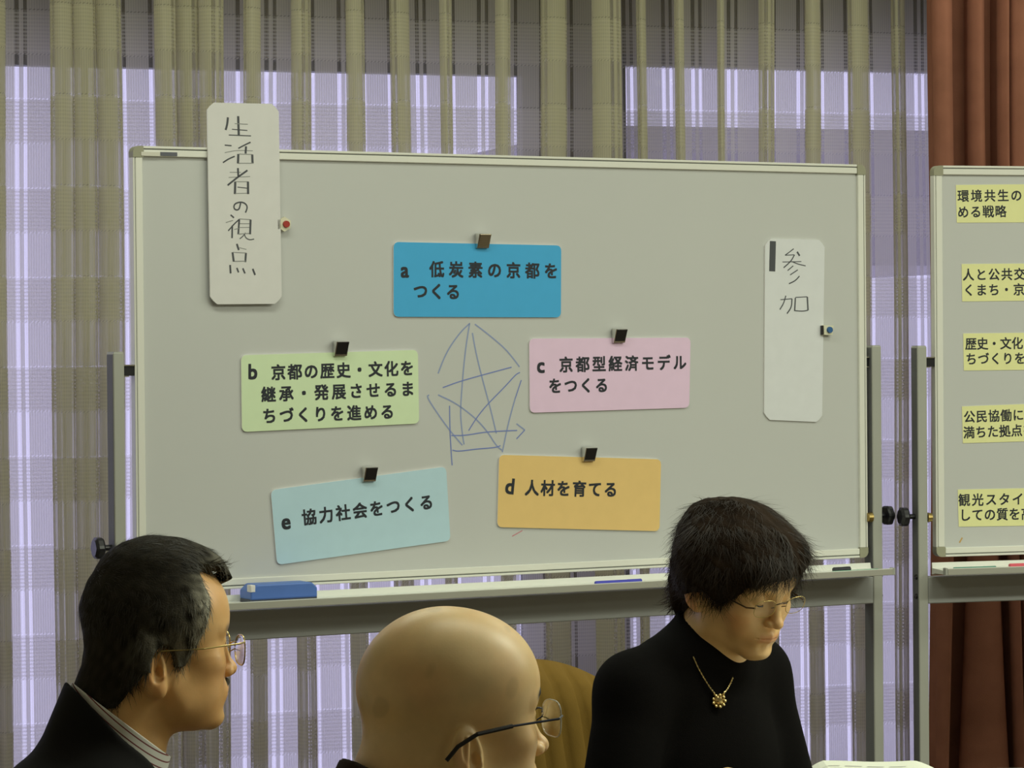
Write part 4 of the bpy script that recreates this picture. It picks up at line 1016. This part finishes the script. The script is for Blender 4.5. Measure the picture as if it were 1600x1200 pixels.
def shirt_collar(H, B, base, Pm, J, zc_, sl, xr, off, material, root, band=0.040, name='shirt_collar', th=0.0016, top=0.0):
    n0 = B.to(H.fro([Pm.get('neck0', (-0.028, 0, -0.040))]))[0]; n1 = J['neck']
    def f(p):
        q = B.to(p); c_ = cap(q, tuple(n0), n1, Pm['nr0'] + off, Pm['nr1'] + off)
        pl = (q[:, 2] - (zc_ - sl * (q[:, 0] - xr))) / math.sqrt(1 + sl * sl)
        gap = 0.002 + 0.35 * np.clip(-(pl) - 0.004, 0, 1)
        gap = np.where(q[:, 0] > n1[0] + 0.02, gap, -1)
        d = np.maximum(np.maximum(np.abs(c_) - th, pl), -(pl + band))
        return np.maximum(d, -(np.abs(q[:, 1]) - gap) * -1 * 0 + np.where(q[:, 0] > n1[0] + 0.02, gap - np.abs(q[:, 1]), -1))
    c = B.fro([(n1[0], 0, (n0[2] + n1[2]) / 2)])[0]; v, q_ = surfnet(f, c - 0.14, c + 0.14, 0.0011, L=4, project=1)
    return np_mesh(name, v - base, q_, material, root)
# striped cotton
STR_M = bpy.data.materials.new('striped_cotton'); STR_M.use_nodes = True
_nt = STR_M.node_tree; _b = _nt.nodes['Principled BSDF']; _b.inputs['Roughness'].default_value = 0.8
_a = _nt.nodes.new('ShaderNodeTexCoord'); _s = _nt.nodes.new('ShaderNodeSeparateXYZ'); _nt.links.new(_a.outputs['Object'], _s.inputs[0])
def _mt(op, a, b):
    n = _nt.nodes.new('ShaderNodeMath'); n.operation = op
    for i, x in enumerate((a, b)):
        if isinstance(x, (int, float)): n.inputs[i].default_value = x
        else: _nt.links.new(x, n.inputs[i])
    return n.outputs[0]
_v = _mt('ADD', _s.outputs[2], _mt('MULTIPLY', _s.outputs[0], 0.86))
_fr = _mt('FRACT', _mt('DIVIDE', _v, 0.0105), 0)
_r = _nt.nodes.new('ShaderNodeValToRGB'); _r.color_ramp.interpolation = 'CONSTANT'
_r.color_ramp.elements[0].color = (0.80, 0.80, 0.76, 1); _r.color_ramp.elements[1].position = 0.58; _r.color_ramp.elements[1].color = (0.22, 0.055, 0.06, 1)
_e = _r.color_ramp.elements.new(0.78); _e.color = (0.80, 0.80, 0.76, 1)
_nt.links.new(_fr, _r.inputs[0]); _nt.links.new(_r.outputs[0], _b.inputs['Base Color'])
shirt_collar(HA, BA, baseA, PA, JA, ea - 0.055, 0.80, -0.105, 0.0075, STR_M, rootA, band=0.06)
# hair
def hairA_t(q):
    y = np.abs(q[:, 1]); x, z = q[:, 0], q[:, 2]
    xl = np.interp(z, [-0.11, -0.075, -0.050, -0.034, -0.026, 0.0, 0.030, 0.058, 0.075, 0.09, 0.12], [-0.075, -0.068, -0.052, -0.045, 0.014, 0.026, 0.038, 0.042, 0.036, 0.035, 0.035])
    zf = np.interp(y, [0, 0.028, 0.042, 0.055], [0.066, 0.070, 0.084, 0.092])       # front hairline, receding at the temples
    bot = sstep(z, -0.088, -0.068)
    m = np.maximum(sstep(xl - x, -0.004, 0.010), sstep(z - zf, 0.0, 0.012)) * bot
    earz = np.exp(-(((x + 0.022) / 0.022) ** 2 + ((z + 0.028) / 0.034) ** 2) * 1.2) * sstep(y, 0.05, 0.065)
    T_ = 0.006 + 0.007 * sstep(z, -0.02, 0.05) + 0.004 * sstep(z, 0.08, 0.11) + 0.003 * sstep(x, 0.03, 0.07) * sstep(z, 0.05, 0.09)
    thin = np.exp(-(((x - 0.032) / 0.020) ** 2 + ((z - 0.090) / 0.020) ** 2)) * sstep(y, 0.02, 0.04)
    T_ = T_ * (1 - 0.45 * thin)
    return m * T_ * (1 - sstep(earz, 0.35, 0.6)) - 0.005 * (1 - m) - 0.004 * sstep(earz, 0.35, 0.6)
def hairA(p):
    q = H_ = HA.to(p); h = head_sdf(q, dict(PA, eyes='closed')); nk = cap(BA.to(p), tuple(BA.to(HA.fro([PA['neck0']]))[0]), JA['neck'], PA['nr0'], PA['nr1'])
    return smin(h, nk, 0.022) - hairA_t(q) + 0.0010 * wob(q * V3(0.5, 1, 1), 260, 2)
def hairA_col(q, r=None):
    n = len(q); y = np.abs(q[:, 1]); j = (r.random(n) if r is not None else 0.5 + 0.5 * wob(q, 300, 5))
    g = 1.3 * np.exp(-(((q[:, 0] - 0.036) / 0.024) ** 2 + ((q[:, 2] - 0.035) / 0.045) ** 2)) + 0.45 * np.exp(-(((q[:, 0] - 0.0) / 0.05) ** 2 + ((q[:, 2] + 0.0) / 0.03) ** 2)) + 0.25 * sstep(q[:, 0], 0.02, 0.07)
    g = np.clip(g, 0, 1) * sstep(j, 0.15, 0.75)
    return np.array([0.027, 0.023, 0.017])[None] * (0.5 + 0.9 * j[:, None]) + g[:, None] * np.array([0.46, 0.44, 0.36])[None]
hv, hq = surfnet(hairA, HA.c - 0.15, HA.c + 0.15, 0.0017)
hm = hairA_t(HA.to(hv)) > -0.003
keep = hm[hq].all(1); hqk = hq[keep]
hairo = np_mesh('hair', hv - baseA, hqk, HAIRB, rootA, True, hairA_col(HA.to(hv)))
def dirA(q):
    x, y, z = q[:, 0], q[:, 1], q[:, 2]; sgn = np.sign(y)
    top = sstep(z, 0.06, 0.10)
    side = np.stack([-0.35 + 0.9 * sstep(x, -0.02, 0.05) * 0, 0 * x, -1.0 + 0 * x], 1)
    side[:, 0] = np.where(x > 0, 0.15, -0.15)
    tp = np.stack([0.9 + 0 * x, -0.5 * np.ones_like(x), 0 * x], 1)
    return side * (1 - top[:, None]) + tp * top[:, None]
strands(hv, hqk, HA, lambda q: ((hairA_t(q) > 0.0015) & (q[:, 0] < 0.062)).astype(float), dirA, hairA_col, 11000, 0.024, 0.0009, 'hair_strands', HAIRM, rootA, baseA, seed=3, lift=0.0016, fit=hairA)
GOLD = mat('gold_wire', (0.55, 0.42, 0.16), 0.3, metal=0.9)
spectacles(rootA, HA, baseA, GOLD, 0.023, 0.019, 0.094, -0.010, [(0.091, 0.056, 0.002), (0.082, 0.066, 0.001), (0.03, 0.0765, -0.004), (-0.026, 0.0785, -0.006), (-0.044, 0.078, -0.02)], rim=True)
# moustache
def stache(p):
    q = HA.to(p) / V3(*PA['scale']); m = np.stack([q[:, 0], np.abs(q[:, 1]), q[:, 2]], 1)
    return cap(m, (0.0985, 0.003, -0.055), (0.087, 0.024, -0.063), 0.0052, 0.003) + 0.0012 * wob(q, 500, 8)
mv, mq = surfnet(stache, HA.c - 0.13, HA.c + 0.13, 0.0012, L=4, project=1)
np_mesh('moustache', mv - baseA, mq, mat('grey_black_bristle', (0.045, 0.035, 0.022), 0.8), rootA)

# ---- bald man in the middle foreground
HB = Head(at(707, 1118, 3.20), math.radians(27), math.radians(1))
PB = dict(scale=(0.965, 0.965, 0.975), cran_c=(-0.010, 0, 0.033), cran_r=(0.100, 0.081, 0.086), ear=(-0.018, -0.035), ear_s=1.05, ear_out=0.12, nr0=0.062, nr1=0.069, jowl=1, neck0=(-0.038, 0, -0.040), lips=0.5, bald=True, brows=1.0, brow_z=0.024)
eb_ = float(HB.c[2])
JB = seated(eb_, neck=(-0.080, 0, eb_ - 0.150), vneck=(-0.06, 0.055, eb_ - 0.36), col_off=0.014, col_in=0.006, fold=0.0025, cloth_h=0.0042)
BROWN = mat('dark_brown_wool', (0.030, 0.018, 0.012), 0.85, spec=0.15)
rootB, baseB, BB, boB, bodyB, clothB = person('bald man in the centre foreground wearing rimless spectacles', HB, PB, math.radians(27), JB, (0.86, 0.60, 0.29), BROWN, 'jacket', TROU, None, (eb_ - 0.050, 0.8, -0.105))
DKM = mat('dark_blue_metal', (0.02, 0.025, 0.045), 0.3, metal=0.6)
spectacles(rootB, HB, baseB, DKM, 0.024, 0.0195, 0.103, -0.004, [(0.101, 0.058, 0.001), (0.090, 0.072, 0.000), (0.03, 0.081, -0.004), (-0.012, 0.084, -0.010), (-0.034, 0.083, -0.022), (-0.046, 0.081, -0.036)], rim=True, rim_mat=mat('clear_rim', (0.55, 0.56, 0.52), 0.2), rimr=0.0007, tip=0.0024, armr=0.0013, shape=3.2)

def brows(H, P_, root, base, colr, g=0.0):
    def f(p):
        q = H.to(p) / V3(*P_['scale']); m = np.stack([q[:, 0], np.abs(q[:, 1]), q[:, 2]], 1)
        return np.minimum(cap(m, (0.0885, 0.014, 0.021), (0.0835, 0.034, 0.026), 0.0042, 0.0045), cap(m, (0.0835, 0.034, 0.026), (0.070, 0.052, 0.021), 0.0045, 0.002)) - g + 0.0012 * wob(q, 520, 8)
    v, q_ = surfnet(f, H.c - 0.12, H.c + 0.12, 0.0013, L=4, project=1)
    np_mesh('eyebrows', v - base, q_, mat('eyebrow_hair', colr, 0.8), root)
brows(HA, PA, rootA, baseA, (0.03, 0.025, 0.018)); brows(HB, PB, rootB, baseB, (0.02, 0.017, 0.015), 0.0035)

# ---- woman at the right
yawC = math.radians(-48)
HC = Head(at(1156, 904, 4.60), yawC, math.radians(21), math.radians(-2))
PC = dict(scale=(0.90, 0.92, 0.90), nose=0.85, tip=(0.0110, 0.0092, 0.0085), wing=(0.0090, 0.0058, 0.0060), wing_y=0.0105, lip=0.0036, eyes='closed', ear=(-0.020, -0.025), nr0=0.046, nr1=0.050, neck0=(-0.026, 0, -0.045), lips=0.65, brows=0.55, brow_z=0.024)
ec = float(HC.c[2])
JC = seated(ec, neck=(-0.062, 0, ec - 0.115), upper=(-0.098, 0, ec - 0.175), upper_r=(0.075, 0.12, 0.09), chest=(-0.092, 0, ec - 0.30), chest_r=(0.115, 0.150, 0.19),
            sh_l=(-0.082, 0.135, ec - 0.165), sh_r=(-0.082, -0.155, ec - 0.165), sh_rad=0.052, elbow_l=(-0.02, 0.165, ec - 0.42), elbow_r=(-0.06, -0.245, ec - 0.40),
            wrist_r=(0.065, -0.235, ec - 0.300), wrist_l=(0.20, 0.10, 0.775), hand_r=((0.8, 0.5, 0.30), (0, 0.3, -1)), hand_l=((1, -0.3, 0), (0, 0, -1)),
            col_off=0.009, col_in=0.004, fold=0.004, cloth_h=0.0045, col_blend=0.03)
KNIT = mat('black_knit', (0.005, 0.0045, 0.0045), 0.9, spec=0.06, bump=0.3, bscale=600)
rootC, baseC, BC, boC, bodyC, clothC = person('woman in a black sweater with short dark hair looking down, gold pendant on her chest', HC, PC, math.radians(-42), JC, (0.86, 0.57, 0.27), KNIT, 'sweater', TROU, None, (ec - 0.050, 1.20, -0.09))
def hairC(p):
    q = HC.to(p) / 0.9; y = np.abs(q[:, 1]); m = np.stack([q[:, 0], y, q[:, 2]], 1)
    d = ell(q, (-0.020, 0, 0.044), (0.116, 0.098, 0.088))
    d = smin(d, ell(q, (0.050, -0.006, 0.068), (0.068, 0.078, 0.046)), 0.03)
    d = smin(d, ell(m, (-0.020, 0.066, 0.008), (0.056, 0.028, 0.056)), 0.03)
    d = smin(d, ell(q, (-0.080, 0, -0.040), (0.044, 0.070, 0.078)), 0.04)
    d = smin(d, ell(m, (0.030, 0.070, 0.022), (0.030, 0.018, 0.040)), 0.02)
    d = d + 0.0085 * wob(q * V3(0.7, 1, 1), 62, 12) + 0.003 * wob(q * V3(0.4, 1, 1), 240, 13)
    face = ell(q, (0.112, 0.0, -0.034), (0.084, 0.080, 0.083))
    face = smin(face, ell(m, (0.004, 0.10, -0.052), (0.036, 0.05, 0.040)), 0.02)
    d = smax(d, -face, 0.008)
    under = q[:, 2] + 0.112 + 0.5 * (q[:, 0] + 0.08)
    return smax(d, -under, 0.01) * 0.9
def hairC_col(q, r=None):
    n = len(q); j = (r.random(n) if r is not None else 0.5 + 0.5 * wob(q, 200, 5))
    return np.array([0.020, 0.012, 0.007])[None] * (0.5 + 1.1 * j[:, None])
wv_, wq_ = surfnet(hairC, HC.c - 0.16, HC.c + 0.17, 0.0022)
np_mesh('hair', wv_ - baseC, wq_, HAIRB, rootC, True, hairC_col(HC.to(wv_)))
def dirC(q):
    x, y, z = q[:, 0], q[:, 1], q[:, 2]; s_ = np.sign(y); top = sstep(z, 0.05, 0.10)
    d = np.stack([0.2 - 0.9 * sstep(-x, 0.0, 0.06), 0.2 * s_, -0.9 + 0 * x], 1); t_ = np.stack([0.4 + 1.0 * sstep(x, -0.03, 0.03), 0.8 * s_ + 0.3, -0.2 + 0 * x], 1)
    return d * (1 - top[:, None]) + t_ * top[:, None]
strands(wv_, wq_, HC, lambda q: ((q[:, 2] > -0.075) & ~((q[:, 0] > 0.03) & (q[:, 2] < 0.02) & (np.abs(q[:, 1]) < 0.05))).astype(float), dirC, hairC_col, 10000, 0.040, 0.0010, 'hair_strands', HAIRM, rootC, baseC, seed=4, lift=0.0016, curl=0.5)
strands(wv_, wq_, HC, lambda q: ((q[:, 2] > 0.07) | (q[:, 0] < -0.07)).astype(float), dirC, hairC_col, 160, 0.045, 0.0005, 'stray_hair', HAIRM, rootC, baseC, seed=6, lift=0.014, curl=0.9)
BRZ = mat('bronze_wire', (0.10, 0.06, 0.035), 0.35, metal=0.5); LENS = lens_material('clear_spectacle_lens', 0.012)
spectacles(rootC, HC, baseC, BRZ, 0.0215, 0.0135, 0.0925, -0.006, [(0.0895, 0.052, -0.004), (0.080, 0.062, -0.006), (0.03, 0.069, -0.006), (-0.012, 0.071, -0.010)], rim=True, armr=0.0012, rim_mat=GOLD, rimr=0.0005)
# lash lines of the lowered eyes
lm = MB()
for sy in (1, -1):
    lm.tube(hl(HC, baseC, [(0.0795, sy * 0.019, -0.009), (0.0862, sy * 0.026, -0.0105), (0.0855, sy * 0.034, -0.0100), (0.078, sy * 0.042, -0.007)], (0.9, 0.9, 0.9)), 0.0010, 6)
lm.build('eyelashes', M['black'], rootC)
# necklace: chain and pendant lying on the chest
GOLD2 = mat('gold', (0.85, 0.68, 0.32), 0.25, metal=1.0)
def on_cloth(px, py):
    """first point of the sweater along the sight line of a pixel"""
    r = np.array(ray(px, py)); r = r / np.linalg.norm(r); t = 4.0
    for _ in range(80):
        p = (np.array([0, 0, CAMZ]) + r * t).astype(f32)[None]; d = float(min(clothC(p)[0], bodyC(p)[0])); t += max(d, 0.0005) * 0.8
        if d < 0.0015: break
    return np.array([0, 0, CAMZ]) + r * (t - 0.004)
PEND = Vector(on_cloth(1123, 1095))
root_n = MB()
lft = [on_cloth(x, y) for x, y in ((1083, 1026), (1091, 1044), (1100, 1060), (1109, 1074), (1117, 1085))]
rgt = [on_cloth(x, y) for x, y in ((1145, 1058), (1141, 1068), (1136, 1077), (1130, 1085))]
for ch in (lft, rgt):
    pts = [Vector(p) for p in ch]; dense = []
    for a, b in zip(pts[:-1], pts[1:]):
        for k in range(6): dense.append(a.lerp(b, k / 6))
    dense.append(pts[-1])
    root_n.tube([d - Vector(baseC) for d in dense], [0.0016 if i % 2 else 0.0009 for i in range(len(dense))], 6)
root_n.build('necklace_chain', GOLD2, rootC)
pd_ = MB(); n = 14
def ball(mb, c, r, nn=12):
    v = []; 
    for i in range(nn // 2 + 1):
        th = math.pi * i / (nn // 2)
        for k in range(nn): v.append((c[0] + r[0] * math.sin(th) * math.cos(2 * math.pi * k / nn), c[1] + r[1] * math.sin(th) * math.sin(2 * math.pi * k / nn), c[2] + r[2] * math.cos(th)))
    f = [(i * nn + k, i * nn + (k + 1) % nn, (i + 1) * nn + (k + 1) % nn, (i + 1) * nn + k) for i in range(nn // 2) for k in range(nn)]
    mb.add(v, f)
pc = PEND - Vector(baseC)
ball(pd_, pc, (0.0095, 0.0060, 0.0095))
for k in range(9):
    a = 2 * math.pi * k / 9; ball(pd_, pc + Vector((0.009 * math.cos(a), -0.0035, 0.009 * math.sin(a))), (0.003, 0.003, 0.003), 8)
pd_.tube([pc + Vector((-0.006, -0.002, 0.008)), pc + Vector((-0.009, -0.002, 0.015))], [0.0025, 0.0010], 6); pd_.tube([pc + Vector((0.006, -0.002, 0.008)), pc + Vector((0.009, -0.002, 0.015))], [0.0025, 0.0010], 6)
pd_.build('pendant', GOLD2, rootC, smooth=True)

# ------------------------------------------------------------------ chairs
MUST = mat('mustard_upholstery', (0.175, 0.100, 0.014), 0.85, spec=0.2, noise=0.06, nscale=60, bump=0.25, bscale=700)
def make_chair(loc, yaw, label):
    """seat faces local +x"""
    root = empty('upholstered_chair', loc, yaw); tag(root, label, 'chair', 'mustard upholstered meeting chairs')
    W_, Hb, Tn = 0.50, 0.55, 0.075; nc = 11; cols = nc * 6; rows = 14; v = []; f = []
    zb = 0.42; lean = math.radians(11)
    def pt(uu, vv, front):
        y = (uu - 0.5) * W_; edge = 1 - abs(2 * uu - 1) ** 2.6 * 0.17 - 0.0; z = zb + vv * Hb * edge
        curve = 0.10 * (2 * uu - 1) ** 2 * 0.5
        ch = abs(math.sin(math.pi * uu * nc)) ** 0.5
        rim = min(1, (1 - vv) * 9, vv * 9 + .3, uu * 12 + .15, (1 - uu) * 12 + .15) ** 0.5
        x = (Tn * 0.5 * rim * (0.72 + 0.28 * ch)) if front else -Tn * 0.5 * rim * (0.86 + 0.14 * ch)
        return (x + curve - math.tan(lean) * (z - zb), y, z)
    for front in (1, 0):
        for r_ in range(rows + 1):
            for c_ in range(cols + 1): v.append(pt(c_ / cols, r_ / rows, front))
    n = (cols + 1) * (rows + 1)
    for r_ in range(rows):
        for c_ in range(cols):
            a = r_ * (cols + 1) + c_; f.append((a, a + 1, a + cols + 2, a + cols + 1)); f.append((n + a, n + a + cols + 1, n + a + cols + 2, n + a + 1))
    per = [c_ for c_ in range(cols)] + [r_ * (cols + 1) + cols for r_ in range(rows)] + [rows * (cols + 1) + c_ for c_ in range(cols, 0, -1)] + [r_ * (cols + 1) for r_ in range(rows, 0, -1)]
    for i in range(len(per)):
        a, b = per[i], per[(i + 1) % len(per)]; f.append((a, a + n, b + n, b))
    off = Vector((-0.235, 0, 0)); mb = MB(); mb.add([Vector(p) + off for p in v], f); mb.build('backrest', MUST, root, smooth=True)
    MB().box(-0.22, 0.24, -0.25, 0.25, 0.335, 0.405, 0.022).build('seat', MUST, root)
    fm = mat('chair_frame_black', (0.02, 0.02, 0.02), 0.4) if 'chair_fm' not in M else M['chair_fm']; M['chair_fm'] = fm
    MB().box(-0.21, 0.23, -0.235, 0.235, 0.312, 0.334, 0.003).build('seat_frame', fm, root)
    for sx in (-0.19, 0.21):
        for sy in (-0.21, 0.21):
            MB().tube([(sx, sy, 0.32), (sx * 1.08, sy * 1.06, 0.0)], [0.014, 0.011], 12).build('leg', fm, root)
    for sy in (-0.15, 0.15): MB().tube([(-0.20, sy, 0.33), (-0.255, sy, 0.38), (-0.27, sy, 0.50)], 0.010, 10).build('back_support', fm, root)
    return root
def copy_tree(o, parent=None):
    c = o.copy(); COL.objects.link(c)
    if parent: c.parent = parent
    for ch in o.children: copy_tree(ch, c)
    return c
def seat_pos(B, J): p = B.fro([(J['pelvis'][0] + 0.035, 0, 0)])[0]; return (float(p[0]), float(p[1]), 0.0)
chC = make_chair(seat_pos(BC, JC), math.radians(-42), 'mustard chair with a channelled back behind the woman in black')
for B_, J_, yw, lb in ((BA, JA, 9, 'mustard chair under the man in the dark suit at the left'), (BB, JB, 27, 'mustard chair under the bald man in the centre foreground')):
    c = copy_tree(chC); c.location = seat_pos(B_, J_); c.rotation_euler = (0, 0, math.radians(yw)); c['label'] = lb

# ------------------------------------------------------------------ table and papers
tb = empty('meeting_table', (1.60, 4.28, 0)); tag(tb, 'pale meeting table below the bottom edge of the picture on the right', 'table')
WOODM = mat('pale_laminate', (0.55, 0.50, 0.40), 0.4, noise=0.05, nscale=8)
MB().box(-1.05, 1.05, -0.95, 1.02, 0.69, 0.72, 0.004).build('tabletop', WOODM, tb)
for sx in (-0.98, 0.98):
    for sy in (-0.88, 0.95): MB().box(sx - 0.02, sx + 0.02, sy - 0.02, sy + 0.02, 0, 0.69, 0.002).build('leg', M['steel'], tb)
PAPER = mat('paper', (0.74, 0.76, 0.66), 0.8)
def open_book(px0, px1, py, Yd, label, thick, wave):
    a = at(px0, py, Yd); b = at(px1, py, Yd); wd = b.x - a.x; cx = (a.x + b.x) / 2
    root = empty('open_booklet', (cx, Yd - 0.10, 0.72)); tag(root, label, 'booklet', 'papers on the table')
    top = a.z - 0.72; n = 30
    for half in (0,):
        v = []; f = []
        prof = []
        for i in range(n + 1):
            u = i / n; z = top * (0.25 + 0.75 * min(1, (u / 0.16)) ** 0.5 if u < 0.16 else 1) * 1.0
            z *= 1 if u < 0.72 else 1 - 0.75 * ((u - 0.72) / 0.28) ** 1.3
            z += wave * math.sin(u * 9.0) * (0.3 if u < .1 else 1); prof.append((-wd / 2 + wd * u, max(0.002, z)))
        for y in (-0.10, 0.10):
            for x, z in prof: v.append((x, y, z))
            for x, z in prof: v.append((x, y, 0.0))
        m_ = n + 1
        for i in range(n):
            f += [(i, i + 1, 2 * m_ + i + 1, 2 * m_ + i), (i, m_ + i, m_ + i + 1, i + 1), (2 * m_ + i, 2 * m_ + i + 1, 3 * m_ + i + 1, 3 * m_ + i), (m_ + i, 3 * m_ + i, 3 * m_ + i + 1, m_ + i + 1)]
        f += [(0, 2 * m_, 3 * m_, m_), (n, m_ + n, 3 * m_ + n, 2 * m_ + n)]
        MB().add(v, f).build('pages', PAPER, root, smooth=False)
        ln = MB()                                        # grey printed lines across the top page
        for k in range(5):
            y0 = -0.09 + 0.03 * k
            for i in range(3, 20):
                (xa, za), (xb, zb_) = prof[i], prof[i + 1]
                if i % 4 == 3: continue
                ln.add([(xa, y0, za + 0.0004), (xb, y0, zb_ + 0.0004), (xb + 0.004, y0 + 0.008, zb_ + 0.0004), (xa + 0.004, y0 + 0.008, za + 0.0004)], [(0, 1, 2, 3)])
        ln.build('printed_lines', mat('grey_print', (0.42, 0.42, 0.38), 0.8), root)
    return root
open_book(1243, 1500, 1190, 5.10, 'open white booklet with wavy pages at the bottom edge right of the woman', 0.05, 0.0015)
a_ = at(1498, 1199, 5.13); sh = empty('paper_stack', (a_.x + 0.02, 4.97, 0.72)); tag(sh, 'flat stack of white paper beside the open booklet below the right whiteboard', 'paper stack', 'papers on the table')
zt_ = at(1500, 1199.5, 5.08).z - 0.72
for k in range(4): MB().box(0.012 - 0.002 * k, 0.088 - 0.003 * k, -0.10, 0.10, zt_ * k / 4 + 0.0003, zt_ * (k + 1) / 4, 0.0005).build('sheet_bundle', PAPER, sh)

for o in bpy.data.objects:                                # ink and hair: too fine to pick apart
    if o.name.split('.')[0] in ('lettering', 'handwriting', 'thin_handwriting', 'marker_drawing', 'printed_lines', 'hair_strands', 'stray_hair', 'eyelashes'): o['kind'] = 'stuff'
